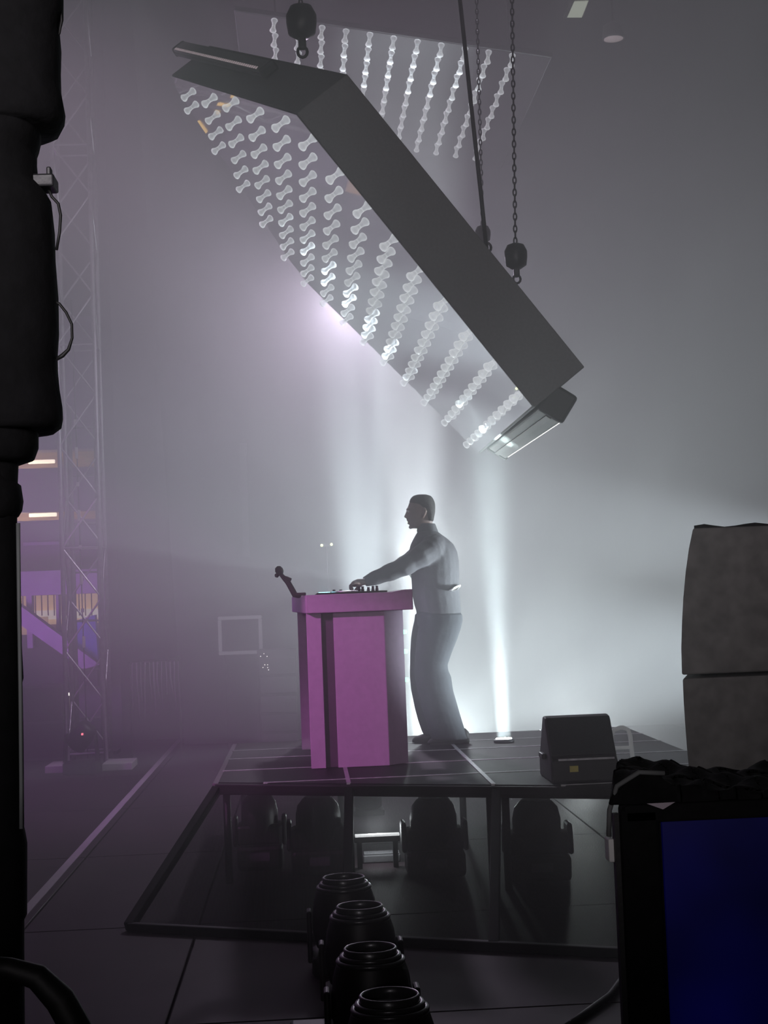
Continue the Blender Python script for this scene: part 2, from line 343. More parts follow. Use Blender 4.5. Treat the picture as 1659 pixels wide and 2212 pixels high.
# ================================================================== truss tower
def truss(name, label, cx, cy, wdt, zt, bay, r, m, chordr, feet=True):
    t = thing(name, label, 'truss', (cx, cy, 0))
    h = wdt/2
    ch = MB().tube([(0, 0, 0.05), (0, 0, zt)], chordr, 8).build('chord', m, t, origin=(0, 0, 0), smooth=True)
    ch.location = (-h, -h, 0)
    for sx, sy in ((1, -1), (-1, 1), (1, 1)): inst(ch, 'chord', t, Matrix.Translation((sx*h, sy*h, 0)))
    br = None; nb = int((zt-0.3)/bay)
    for k in range(nb):
        z0 = 0.15+k*bay
        for side in range(4):
            ang = side*math.pi/2; up = (k+side) % 2 == 0
            if br is None:
                br = MB().tube([(-h, -h, 0), (h, -h, bay)], r, 6, cap=False).build('brace', m, t, origin=(0, 0, 0), smooth=True)
                br.location = (0, 0, z0); continue
            M = Matrix.Translation((0, 0, z0)) @ Matrix.Rotation(ang, 4, 'Z')
            if not up: M = M @ Matrix.Scale(-1, 4, X_)
            inst(br, 'brace', t, M)
    rg = None
    for k in range(0, nb+1, 4):
        for side in range(4):
            M = Matrix.Translation((0, 0, 0.15+k*bay)) @ Matrix.Rotation(side*math.pi/2, 4, 'Z')
            if rg is None:
                rg = MB().tube([(-h, -h, 0), (h, -h, 0)], r, 6, cap=False).build('rung', m, t, origin=(0, 0, 0), smooth=True); rg.matrix_basis = M
            else: inst(rg, 'rung', t, M)
    return t
tr = truss('truss_tower', 'tall aluminium box truss tower standing on pale base feet', -2.30, 16.25, 0.39, 9.3, 0.53, 0.011, M_alu, 0.024)
MB().box((-2.52, 15.95, 0.035), (0.30, 0.5, 0.07)).build('base_foot', M_pale, tr, bev=0.006)
MB().box((-1.95, 15.95, 0.035), (0.30, 0.5, 0.07)).build('base_foot', M_pale, tr, bev=0.006)
MB().box((-2.3, 16.25, 0.03), (0.55, 0.55, 0.05)).build('base_plate', M_blackm, tr, bev=0.006)
pl = thing('steel_mast', 'thick grey steel mast with short rungs standing behind the truss tower', 'mast', (-2.30, 17.6, 0))
MB().tube([(-2.30, 17.6, 0), (-2.30, 17.6, 3.75)], 0.050, 12).build('pole', mat('galvanised', (0.33, 0.33, 0.35), 0.5, 0.5), pl, smooth=True)
MB().tube([(-2.62, 17.6, 0), (-2.62, 17.6, 3.95)], 0.030, 12).build('pole', MT['galvanised'], pl, smooth=True)
for k in range(7): MB().tube([(-2.62, 17.6, 0.4+k*0.55), (-2.30, 17.6, 0.4+k*0.55)], 0.014, 6).build('rung', MT['galvanised'], pl, smooth=True)
MB().box((-2.46, 17.6, 0.02), (0.6, 0.4, 0.04)).build('base_plate', M_blackm, pl)
# chain of small boxes (audio snake) hung inside the tower
sn = thing('cable_run', 'thin cable with pale connector boxes hanging inside the truss tower', 'cable', (-2.33, 16.25, 0.05))
MB().tube([(-2.36, 16.25, 4.9), (-2.345, 16.25, 3.2), (-2.33, 16.24, 1.5), (-2.32, 16.25, 0.08)], 0.006, 6).build('cord', M_rubber, sn)
for k in range(8): MB().box((-2.35+0.004*k, 16.22, 3.6-0.33*k), (0.03, 0.03, 0.12 if k % 2 else 0.045)).build('connector', M_pale, sn, bev=0.005)

# dark gear at the foot of the truss
fx = thing('floor_fixture', 'squat dark moving light with red indicator at foot of truss', 'stage light', (-2.28, 15.55, 0))
MB().box((-2.28, 15.55, 0.06), (0.34, 0.28, 0.12)).build('base', M_blackp, fx, bev=0.015)
for s_ in (-1, 1): MB().prism([(-2.28+s_*0.15, 15.47, 0.12), (-2.28+s_*0.15, 15.63, 0.12), (-2.28+s_*0.13, 15.60, 0.40), (-2.28+s_*0.13, 15.50, 0.40)], (0.025*s_, 0, 0)).build('yoke_arm', M_blackp, fx, bev=0.006)
MB().lathe([(0.05, -0.14), (0.11, -0.11), (0.115, 0.02), (0.10, 0.12), (0.085, 0.15)], (-2.28, 15.55, 0.36), (0.5, -0.2, 0.6), 18).build('head', M_blackp, fx, smooth=True)
MB().box((-2.245, 15.405, 0.40), (0.02, 0.015, 0.02)).build('red_indicator', M_red, fx)
lc = thing('equipment_case', 'low dark equipment case standing left of truss foot', 'case', (-3.05, 17.2, 0))
MB().box((-3.05, 17.2, 0.42), (0.75, 0.55, 0.80)).build('body', mat('dark_case', (0.05, 0.03, 0.05), 0.6), lc, bev=0.01)
for z in (0.03, 0.42, 0.81): MB().box((-3.05, 16.92, z), (0.76, 0.02, 0.025)).build('edge_rail', mat('case_rail', (0.14, 0.11, 0.15), 0.4, 0.7), lc)
tl = thing('tube_lamp', 'small white tube lamp upright on a black stand left of truss', 'lamp', (-2.56, 16.65, 0))
a = atY(141, 1500, 16.6)
MB().tube([(a.x, 16.6, 0.0), (a.x, 16.6, 0.52)], 0.012, 8).build('stand', M_blackm, tl)
MB().lathe([(0.09, 0), (0.09, 0.015), (0.02, 0.03)], (a.x, 16.6, 0), n=14).build('foot', M_blackm, tl)
MB().tube([(a.x, 16.6, 0.52), (a.x, 16.6, 0.72)], 0.013, 10).build('tube', M_tube, tl)
MB().box((a.x+0.02, 16.6, 0.735), (0.06, 0.05, 0.03)).build('cap', M_led, tl)
hc = thing('hanging_cables', 'bundle of pale cables hanging from a rail right of truss', 'cable', (-1.65, 16.9, 0.4))
MB().tube([(-1.95, 16.9, 1.02), (-1.38, 16.9, 1.06)], 0.012, 8).build('rail', M_blackm, hc)
for s_ in (-1.93, -1.40): MB().tube([(s_, 16.9, 0), (s_, 16.9, 1.05)], 0.012, 8).build('post', M_blackm, hc)
rr = random.Random(4)
for k in range(12):
    x = -1.90+k*0.045; zb = rr.uniform(0.35, 0.7)
    MB().tube([(x, 16.88, 1.03), (x+rr.uniform(-.01, .01), 16.87, 0.85), (x+rr.uniform(-.03, .03), 16.88, zb)], rr.uniform(0.005, 0.010), 6).build('cable', mat('pale_cable', (0.30, 0.26, 0.32), 0.6), hc, smooth=True)
# pale frames, their glimmer in the haze put in as emission
def frame(name, label, p0, p1, Y, w, m, legs=True):
    a = atY(*p0, Y); b = atY(*p1, Y); t = thing(name, label, 'frame', ((a.x+b.x)/2, Y, 0))
    x0, x1, z0, z1 = a.x, b.x, b.z, a.z
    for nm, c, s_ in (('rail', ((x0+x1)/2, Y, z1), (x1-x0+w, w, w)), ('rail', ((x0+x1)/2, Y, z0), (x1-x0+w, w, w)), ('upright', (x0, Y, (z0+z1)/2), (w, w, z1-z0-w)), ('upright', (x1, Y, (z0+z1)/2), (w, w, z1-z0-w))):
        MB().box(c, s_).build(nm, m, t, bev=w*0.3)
    if legs:
        for x in (x0+0.05, x1-0.05): MB().tube([(x, Y+0.03, 0), (x, Y+0.03, z0)], 0.006, 8).build('leg', M_leg, t)
    return t
M_fr = mat('pale_frame', (0.40, 0.40, 0.40), 0.6, var=0.08, emit=(0.9, 0.95, 1.0), es=0.12)  # no lamps: their pale shine is put into the material as emission
M_leg = mat('grey_leg', (0.08, 0.08, 0.085), 0.7)
frame('monitor_frame', 'thin pale rectangular frame with added glow on legs left behind the pink console', (474, 1336), (564, 1408), 17.40, 0.040, M_fr)
g2 = thing('tube_rail', 'pale tubular rail with added glow beside the black wedge monitor', 'rail', (1.80, 8.95, 0.60))
a = atY(1320, 1573, 8.95); b = atY(1361, 1580, 8.95); zr = 0.60
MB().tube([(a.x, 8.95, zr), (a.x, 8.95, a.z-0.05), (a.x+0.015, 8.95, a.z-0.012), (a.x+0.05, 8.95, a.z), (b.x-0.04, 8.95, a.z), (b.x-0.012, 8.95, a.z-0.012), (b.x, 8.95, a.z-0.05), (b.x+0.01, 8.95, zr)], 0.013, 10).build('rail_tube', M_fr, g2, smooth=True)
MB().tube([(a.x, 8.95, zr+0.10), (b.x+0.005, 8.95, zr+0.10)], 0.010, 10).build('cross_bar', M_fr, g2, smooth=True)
for x in (a.x, b.x+0.01): MB().lathe([(0.03, 0), (0.03, 0.008), (0.014, 0.012)], (x, 8.95, zr), n=12).build('foot', M_blackm, g2)
rk = thing('amplifier_rack', 'dim amplifier rack with tiny white lights behind pink console', 'rack', (-0.18, 16.4, 0))
rc = atY(600, 1470, 16.4)
MB().box((rc.x, 16.61, 0.58), (0.42, 0.4, 1.10)).build('cabinet', mat('rack_grey', (0.07, 0.07, 0.07), 0.6), rk, bev=0.01)
for (x, y) in ((563, 1418), (570, 1412), (577, 1418), (572, 1436), (578, 1436), (568, 1442), (578, 1442), (580, 1447)):
    p = atY(x, y, 16.385); MB().box(p, (0.008, 0.01, 0.008)).build('indicator', M_led, rk)
for k in range(5): MB().box((rc.x, 16.40, 0.15+k*0.2), (0.38, 0.02, 0.17)).build('rack_unit', mat('rack_face', (0.10, 0.10, 0.10), 0.5), rk, bev=0.006)
il = thing('led_stand', 'slim stand with two tiny yellow-green lights behind the console', 'lamp', (0.17, 15.6, 0))
p1, p2 = atY(695, 1178, 15.6), atY(716, 1176, 15.6)
MB().tube([((p1.x+p2.x)/2, 15.62, 0), ((p1.x+p2.x)/2, 15.62, p1.z)], 0.005, 8).build('pole', mat('haze_pole', (0.20, 0.20, 0.21), 0.6), il)
MB().box(((p1.x+p2.x)/2, 15.62, (p1.z+p2.z)/2), (0.13, 0.02, 0.03)).build('head_bar', MT['haze_pole'], il)
for p in (p1, p2): MB().lathe([(0.004, 0.014), (0.014, 0.008), (0.014, -0.02)], p, (0, -1, 0), 10).build('lamp', M_yled, il)
MB().lathe([(0.12, 0), (0.12, 0.02), (0.02, 0.03)], ((p1.x+p2.x)/2, 15.62, 0), n=14).build('foot', M_blackm, il)
# flood lamp hung high at the back
fd = thing('flood_lamp', 'pale square floodlight hung high under the roof, upper right', 'lamp', tuple(atY(1250, -40, 15.5)))
q = [atY(x, y, Yd) for (x, y, Yd) in ((1240, 4, 15.5), (1270, 3, 15.5), (1256, 38, 15.7), (1225, 38, 15.7))]
MB().prism(q, (0.02, 0.05, 0.03)).build('lens', M_flood, fd)
q2 = [p+V((0.0, 0.055, 0.035)) for p in q]
MB().prism([q2[0]+V((-.03, 0, .03)), q2[1]+V((.03, 0, .03)), q2[2]+V((.03, 0, -.03)), q2[3]+V((-.03, 0, -.03))], (0.03, 0.16, 0.08)).build('housing', M_blackm, fd, bev=0.01)
MB().tube([q2[0]+V((0.05, 0.1, 0.1)), q2[0]+V((0.06, 0.1, 2.6))], 0.014, 8).build('hanger', M_blackm, fd)
fd2 = thing('small_flood', 'small dim round lamp hung under the roof right of floodlight', 'lamp', tuple(atY(1325, 60, 15.5)))
p = atY(1325, 80, 15.5)
MB().lathe([(0.03, 0.16), (0.10, 0.12), (0.12, 0.0), (0.12, -0.02)], p, (0, 0, 1), 18).build('shade', mat('grey_shade', (0.10, 0.10, 0.10), 0.5), fd2, smooth=True)
MB().lathe([(0.10, 0), (0.10, -0.012), (0.02, -0.02)], p+V((0, 0, -0.01)), (0, 0, 1), 18).build('lamp_face', M_leddim, fd2, smooth=True)
MB().tube([p+V((0, 0, 0.15)), (p.x, p.y, 9.6)], 0.01, 8).build('hanger', M_blackm, fd2)

# ================================================================== mirrored light panels
BULB = MB().lathe([(0.0155, -0.002), (0.0165, 0.010), (0.0195, 0.022), (0.027, 0.034), (0.0305, 0.045), (0.0275, 0.055), (0.016, 0.063), (0.003, 0.065)], (0, 0, 0), (0, 0, 1), 12)
def bulb_mesh():
    me = bpy.data.meshes.new('bulb'); me.from_pydata([tuple(p) for p in BULB.v], [], BULB.f); me.update()
    for p in me.polygons: p.use_smooth = True
    me.materials.append(M_bulb); return me
BM = bulb_mesh()
SOCK = MB().lathe([(0.020, -0.004), (0.020, 0.006), (0.015, 0.009)], (0, 0, 0), (0, 0, 1), 10)
def panel(name, label, O, u, n, poly, thick, rows, th_m):
    t = thing(name, label, 'light panel', tuple(O)); v = Y_
    W = lambda a, b, c: V(O)+u*a+v*b+n*c
    MB().prism([W(a, b, -0.004) for a, b in poly], -n*thick).build('housing', th_m, t, bev=0.006)
    cx = sum(a for a, b in poly)/len(poly); cy = sum(b for a, b in poly)/len(poly)
    MB().prism([W(cx+(a-cx)*0.992, cy+(b-cy)*0.992, 0.002) for a, b in poly], -n*0.006).build('mirror_sheet', M_mirror, t)
    R = Matrix((( u.x, v.x, n.x, 0), (u.y, v.y, n.y, 0), (u.z, v.z, n.z, 0), (0, 0, 0, 1)))
    if R.to_3x3().determinant() < 0: R = Matrix(((-u.x, v.x, n.x, 0), (-u.y, v.y, n.y, 0), (-u.z, v.z, n.z, 0), (0, 0, 0, 1)))
    k = 0
    for (a, bs) in rows:
        for b in bs:
            inst(BM, 'bulb', t, Matrix.Translation(u*a+v*b+n*0.003) @ R @ Matrix.Rotation(random.uniform(0, 6), 4, 'Z')); k += 1
    return t
def lin(a, b, n): return [a+(b-a)*i/(n-1) for i in range(n)]
PO = atY(640, 245, 9.0); PU = (atY(1150, 875, 9.0)-PO).normalized(); PN = Y_.cross(PU).normalized()
rowsA = [(-1.37, lin(2.88, 3.20, 2)), (-1.045, lin(2.25, 3.45, 4)), (-0.745, lin(1.62, 3.75, 6)), (-0.445, lin(1.12, 4.0, 8)), (-0.16, lin(0.60, 4.28, 10)),
 (0.115, lin(0.27, 4.34, 11)), (0.38, lin(0.27, 4.18, 10)), (0.645, lin(0.28, 3.95, 10)), (0.905, lin(0.28, 3.74, 11)), (1.16, lin(0.20, 3.56, 11)),
 (1.41, lin(0.13, 3.38, 11)), (1.65, lin(0.11, 3.16, 11)), (1.885, lin(0.10, 2.98, 11)), (2.13, lin(0.10, 2.80, 11))]
polyA = [(-1.60, 2.96), (0.0, 0.0), (2.25, 0.0), (2.25, 2.86), (0.115, 4.46), (-0.16, 4.40), (-1.58, 3.22)]
pa = panel('mirror_light_panel', 'large tilted mirrored panel studded with bulbs hanging over the console', PO, PU, PN, polyA, 0.385, rowsA, M_fasc)
BO = atY(690, 60, 13.2); BU = (atY(1110, 122, 13.2)-BO).normalized(); BN = Y_.cross(BU).normalized()
rowsB = [(0.02+0.2125*k, [13.3-13.2+0.36*j for j in range(9)]) for k in range(-2, 9)]
polyB = [(-0.75, -0.10), (2.05, -0.10), (2.05, 3.35), (-0.75, 3.35)]
pb = panel('mirror_light_panel', 'second mirrored bulb panel hanging higher up behind the tilted one', BO, BU, BN, polyB, 0.045, rowsB, mat('panel_back', (0.14, 0.14, 0.15), 0.6))
# LED battens fixed to the panel's ends
def batten(label, p0, p1, upv, w, h, m, led, nled, grp, lens=None):
    p0, p1 = V(p0), V(p1); d = (p1-p0); L = d.length; d.normalize(); upv = (V(upv)-d*V(upv).dot(d)).normalized(); s_ = d.cross(upv)
    t = thing('led_batten', label, 'stage light', tuple(p0)); c = (p0+p1)/2
    MB().box(c, (L, w, h), (d, s_, upv)).build('body', m, t, bev=0.015)
    for e, sg in ((p0, -1), (p1, 1)): MB().box(e+d*sg*0.02, (0.04, w*1.12, h*1.12), (d, s_, upv)).build('end_cap', M_blackp, t, bev=0.02)
    MB().box(c-upv*(h/2+0.004), (L*0.98, w*0.22, 0.010), (d, s_, upv)).build('lens_strip', lens or mat('frosted_strip', (0.10, 0.10, 0.095), 0.75), t)
    me = None
    for k in range(nled):
        q = p0+d*(L*(0.03+0.94*k/(nled-1)))+s_*(w/2*grp)-upv*(h*0.38)
        if me is None: me = MB().box(V((0, 0, 0)), (L/nled*0.5, 0.006, 0.02), (d, s_, upv)).build('diode', led, t, origin=(0, 0, 0)); me.location = q-p0
        else: inst(me, 'diode', t, Matrix.Translation(q-p0))
    return t
e0 = PO+PU*2.36-PN*0.22
n0_ = atY(1203, 872, 9.05); f0_ = atY(1103, 962, 11.6)
batten('black LED batten with pale lens hanging from lower end of tilted panel', (n0_.x, 9.05, n0_.z), (n0_.x-0.01, 11.5, n0_.z+0.01), -PN*0.8+V((0, 0, 0.5)), 0.16, 0.17, mat('batten_grey', (0.045, 0.045, 0.043), 0.75), M_led, 44, 1)
tip = PO+PU*(-1.60)+Y_*2.96; ch_ = PO-tip; CL = ch_.length; d_ = ch_.normalized()
nrm = d_.cross(PN).normalized(); nrm = nrm if nrm.y < 0 else -nrm
b0 = tip-d_*0.40-PN*0.245+nrm*0.045; b1 = tip+d_*(0.64*CL)-PN*0.245+nrm*0.045
batten('dark LED batten along the upper left edge of tilted panel', b0, b1, -PN, 0.075, 0.115, M_fasc, M_leddim, 46, 1 if d_.cross(-PN).dot(nrm) > 0 else -1, M_fasc)
MB().tube([tip-d_*0.02-PN*0.245, tip+d_*0.5-PN*0.245], 0.02, 8).build('batten_bracket', M_blackm, pa)

# hoists, chains and slings
def chain(mb_name, parent, p0, p1, r=0.012):
    p0, p1 = V(p0), V(p1); d = p1-p0; L = d.length; n = int(L/0.038); d.normalize()
    link = MB(); pts = []
    for k in range(10):
        t = 2*math.pi*k/10; pts.append(V((0.010*math.cos(t), 0, 0.024*math.sin(t))))
    link.tube(pts, 0.0048, 6, closed=True)
    ob = None; q = V((0, 0, 1)).rotation_difference(d).to_matrix().to_4x4()
    o0 = V(root_of(parent).location)
    for k in range(n):
        M = Matrix.Translation(p0-o0+d*(L*(k+0.5)/n)) @ q @ Matrix.Rotation((k % 2)*math.pi/2, 4, 'Z')
        if ob is None: ob = link.build('chain_link', M_chain, parent, origin=(0, 0, 0)); ob.matrix_basis = M
        else: inst(ob, 'chain_link', parent, M)
def hoist(label, base, topz, top_dx=0.0, s=1.0):
    b = V(base); t = thing('chain_hoist', label, 'hoist', tuple(b))
    MB().tube([b+V((0.03*math.cos(k*0.5236), 0, 0.035+0.035*math.sin(k*0.5236)))*s for k in range(12)], 0.010*s, 8, closed=True).build('shackle', M_chain, t, smooth=True)
    MB().box(b+V((0, 0, 0.095*s)), (0.05*s, 0.05*s, 0.09*s)).build('hook_block', M_blackm, t, bev=0.012)
    MB().lathe([(0.04*s, 0), (0.085*s, 0.03*s), (0.095*s, 0.10*s), (0.095*s, 0.15*s), (0.07*s, 0.20*s), (0.03*s, 0.215*s)], b+V((0, 0, 0.12*s)), n=14).build('motor', M_blackm, t, smooth=True)
    chain('chain', t, b+V((0, 0, 0.33*s)), (b.x+top_dx, b.y, topz)); return t
hb1 = PO+PU*0.10+Y_*0.45-PN*0.385
hoist('black chain hoist holding the top of tilted panel', (atY(654, 128, 9.4).x, 9.4, atY(654, 124, 9.4).z), 6.3, -0.02)
hoist('black chain hoist holding the lower half of tilted panel', (atY(1117, 612, 9.4).x, 9.4, atY(1117, 612, 9.4).z), 7.2, 0.10, 0.75)
hoist('slim chain hoist hooked behind the middle of the tilted panel', (atY(1043, 500, 11.2).x, 11.2, atY(1043, 545, 11.2).z), 9.5, 0.08, 0.6)
sl = thing('lifting_sling', 'thick black sling slanting down to the middle of tilted panel', 'sling', tuple(atY(1051, 540, 9.3)))
MB().tube([atY(1052, 548, 9.3), atY(1040, 430, 9.3), atY(1018, 230, 9.3), atY(985, -80, 9.3)], 0.013, 8).build('webbing', M_rubber, sl, smooth=True)
MB().tube([atY(1052, 535, 9.3)+V((0.025*math.cos(k*0.5236), 0, 0.03*math.sin(k*0.5236))) for k in range(12)], 0.008, 8, closed=True).build('shackle', M_chain, sl, smooth=True)
for k, (x, y) in enumerate(((-0.40, 13.5), (1.9, 13.5))):
    pp = BO+BU*(x+0.0)+Y_*(0.3+1.2*k)-BN*0.05
    st = thing('suspension_cable', ['thin steel cable holding the left of the higher mirrored panel', 'thin steel cable holding the right of the higher mirrored panel'][k], 'cable', tuple(pp))
    MB().tube([pp, pp+V((0, 0, 9.6-pp.z))], 0.008, 6).build('wire', M_chain, st)
    MB().lathe([(0.03, -0.01), (0.03, 0.02), (0.01, 0.04)], pp, n=10).build('anchor', M_blackm, st)

# orange neon and added pink sheets, out of view, placed to reflect in the panel
def bounce(px, py, Yd):
    d = ray(px, py).normalized(); t = (PO-CAM).dot(PN)/d.dot(PN); P = CAM+d*t; r = d-2*d.dot(PN)*PN
    return P+r*((Yd-P.y)/r.y)
ns = thing('neon_sign', 'orange neon squiggle reflected in the upper left of mirrored panel', 'neon sign', tuple(bounce(485, 240, 44.0)))
for pts in (((503, 206), (500, 220), (492, 228), (482, 226), (474, 224), (469, 234), (472, 246)), ((428, 262), (436, 272), (446, 286)), ((590, 232), (600, 239), (608, 247))):
    MB().tube([bounce(x, y, 44.0) for x, y in pts], 0.055, 8).build('neon_tube', M_orange, ns, smooth=True)
MB().tube([bounce(485, 226, 44.1), bounce(485, 226, 44.1)*V((1, 1, 0))], 0.05, 8).build('mast', M_blackm, ns)
bn = thing('pink_glow_sheet', 'added glowing magenta banner reflected in the middle of the mirrored panel', 'sheet', tuple(bounce(790, 515, 44.0)))  # unseen, added to make the pink marks in the mirror
MB().prism([bounce(x, y, 44.0) for x, y in ((778, 505), (798, 512), (803, 545), (775, 520))], (0, 0.05, 0)).build('cloth', mat('magenta_light', (0.8, 0.3, 0.8), 0.6, emit=(0.85, 0.30, 0.85), es=1.3), bn)
MB().prism([bounce(x, y, 44.0) for x, y in ((792, 455), (802, 462), (800, 472), (790, 468))], (0, 0.05, 0)).build('cloth', MT['magenta_light'], bn)
MB().tube([bounce(790, 515, 44.1), bounce(790, 515, 44.1)*V((1, 1, 0))], 0.05, 8).build('mast', M_blackm, bn)
# ================================================================== riser
DZ = 0.60
def frontY(x): return 8.98+(x+0.545)*(8.03-8.98)/(1.584+0.545)
XR, YB = 2.35, 11.45
rs = thing('riser', 'low black stage riser with pale deck joints under console and performer', 'platform', (0.9, 10.0, 0))
def clip(poly):
    out = []; n = len(poly); ins = lambda p: p[1]-frontY(p[0])
    for i in range(n):
        a, b = poly[i], poly[(i+1) % n]; fa, fb = ins(a), ins(b)
        if fa >= 0: out.append(a)
        if (fa >= 0) != (fb >= 0):
            t = fa/(fa-fb); out.append((a[0]+(b[0]-a[0])*t, a[1]+(b[1]-a[1])*t))
    return out
dx = [-0.545, 0.205, 0.975, 1.72, XR]; dy = [7.4, 8.15, 8.86, 9.57, 10.28, 10.85, YB]
for i in range(len(dx)-1):
    for j in range(len(dy)-1):
        g = 0.006; P = clip([(dx[i]+g, dy[j]+g), (dx[i+1]-g, dy[j]+g), (dx[i+1]-g, dy[j+1]-g), (dx[i]+g, dy[j+1]-g)])
        if len(P) >= 3: MB().prism([(x, y, DZ-0.05) for x, y in P], (0, 0, 0.05)).build('deck_board', M_deck, rs, bev=0.003, bseg=1)
for y in dy[1:-1]:
    x0 = -0.545
    xa = max(x0, -0.545+(8.98-y)/(0.95/2.129)) if y < 8.98 else x0
    if xa < XR-0.1: MB().box(((xa+XR)/2, y, DZ-0.008), (XR-xa, 0.020, 0.022)).build('joint_strip', M_alud, rs)
for x in dx[1:-1]:
    MB().box((x, (frontY(x)+YB)/2, DZ-0.007), (0.024, YB-frontY(x), 0.024)).build('joint_strip', M_alud, rs)
TL, TR = V((-0.545, 8.98, DZ-0.035)), V((XR, frontY(XR), DZ-0.035))
BLo = V((-0.945, 7.894, 0.022)); dirB = V((2.254, -1.058, 0)).normalized()
BRo = BLo+dirB*2.70
def bar(p, q, w, name, m=M_riser, parent=None, up=Z_):
    p, q = V(p), V(q); d = (q-p).normalized(); s_ = d.cross(up).normalized(); u_ = s_.cross(d)
    return MB().box((p+q)/2, ((q-p).length, w, w), (d, s_, u_)).build(name, m, parent or rs, bev=0.006)
bar(TL+V((0, -0.02, 0)), TR+V((0, -0.02, 0)), 0.06, 'front_rail'); bar(BLo, BRo, 0.045, 'bottom_rail')
bar(V((-0.545, 8.98, DZ-0.035)), V((-0.545, YB, DZ-0.035)), 0.06, 'side_rail', mat('rail_grey', (0.10, 0.095, 0.10), 0.5))
bar(V((-0.545, YB, DZ-0.035)), V((XR, YB, DZ-0.035)), 0.06, 'back_rail')
tops = [TL, V((0.205, frontY(0.205), TL.z)), V((0.985, frontY(0.985), TL.z)), V((1.80, frontY(1.80), TL.z))]
bots = [BLo, BLo+dirB*1.20, BLo+dirB*1.93, BRo]
for a, b in zip(tops, bots): bar(a+V((0, -0.03, 0)), b, 0.05, 'skirt_bar', parent=rs)
for k in range(3):
    nn = (tops[k+1]-tops[k]).cross(bots[k]-tops[k]).normalized()*0.003
    MB().prism([tops[k]+V((0, -.035, 0)), tops[k+1]+V((0, -.035, 0)), bots[k+1], bots[k]], nn).build('gauze_panel', M_gauze, rs)
for x, y in ((-0.50, 9.1), (0.205, 8.8), (0.975, 8.5), (1.06, 8.5), (1.72, 8.2), (2.3, 7.9), (-0.50, 11.38), (0.205, 11.38), (0.975, 11.38), (1.72, 11.38), (2.3, 11.38), (0.80, 10.3), (1.0, 10.3)):
    MB().tube([(x, y, 0), (x, y, DZ-0.05)], 0.022, 8).build('leg', M_blackm, rs, smooth=True)
# low lit strip and pale box below the deck
us = thing('strip_light', 'bright white strip light glowing on the floor under the riser', 'stage light', (0.45, 10.1, 0))
a = atZ(765, 1806, 0.20); b = atZ(864, 1801, 0.20); ym = (a.y+b.y)/2
MB().box(((a.x+b.x)/2, ym+0.03, 0.175), (b.x-a.x, 0.05, 0.04)).build('body', M_blackm, us, bev=0.006)
MB().box(((a.x+b.x)/2, ym, 0.20), ((b.x-a.x)*0.96, 0.05, 0.012)).build('lens', mat('strip_lens', (0.9, 0.9, 0.9), 0.4, var=0, bump=0, emit=(0.95, 0.98, 1.0), es=2.0), us)
for x in (a.x+0.03, b.x-0.03): MB().box((x, ym+0.03, 0.08), (0.03, 0.05, 0.16)).build('leg', M_blackm, us)
point('strip_lamp', ((a.x+b.x)/2, ym+0.12, 0.24), 7, (0.9, 0.96, 1.0), 0.05)
pb_ = thing('pale_case', 'small pale flat box on the floor below the strip light', 'box', (0.52, 9.4, 0))
a = atZ(785, 1866, 0.0); b = atZ(866, 1862, 0.0)
MB().box(((a.x+b.x)/2, a.y+0.06, 0.025), (b.x-a.x, 0.12, 0.05)).build('body', mat('grey_box', (0.16, 0.16, 0.17), 0.6), pb_, bev=0.008)
MB().box(((a.x+b.x)/2, a.y+0.06, 0.054), ((b.x-a.x)*0.95, 0.11, 0.008)).build('lid', MT['grey_box'], pb_, bev=0.003)

# moving lights under the riser
def mover(label, x, y, rot, s=1.0):
    t = thing('moving_light', label, 'stage light', (x, y, 0), 'moving lights under the riser')
    def W(mb): return mb
    MB().box((x, y, 0.075), (0.34*s, 0.30, 0.15)).build('base', M_blackp, t, bev=0.025)
    for sg in (-1, 1):
        MB().prism([(x+sg*0.165*s, y-0.10, 0.14), (x+sg*0.165*s, y+0.10, 0.14), (x+sg*0.165*s, y+0.07, 0.315), (x+sg*0.165*s, y-0.07, 0.315)], (sg*0.03, 0, 0)).build('yoke_arm', M_blackp, t, bev=0.015)
    MB().box((x, y, 0.205), (0.335*s, 0.20, 0.13)).build('yoke_base', M_blackp, t, bev=0.02)
    MB().lathe([(0.06*s, 0.15), (0.115*s, 0.17), (0.138*s, 0.24), (0.138*s, 0.34), (0.125*s, 0.40), (0.095*s, 0.435), (0.085*s, 0.44)], (x, y, 0), n=24).build('head', M_blackp, t, smooth=True)
    MB().lathe([(0.085*s, 0.438), (0.085*s, 0.446), (0.075*s, 0.447)], (x, y, 0), n=24).build('lens_ring', M_blackm, t, smooth=True)
    MB().box((x, y-0.155, 0.085), (0.12, 0.012, 0.05)).build('display', M_lens, t)
    return t
mover('leftmost dark moving light under the riser beside the slanted skirt edge', -0.33, 9.62, 0, 0.82)
mover('dark moving light under the riser below the dark console stripe', 0.03, 9.35, 0, 0.98)
mover('dark moving light under the riser right of the glowing strip light', 0.705, 9.10, 0)
mover('dark moving light under the riser below the wedge monitor', 1.27, 8.80, 0)

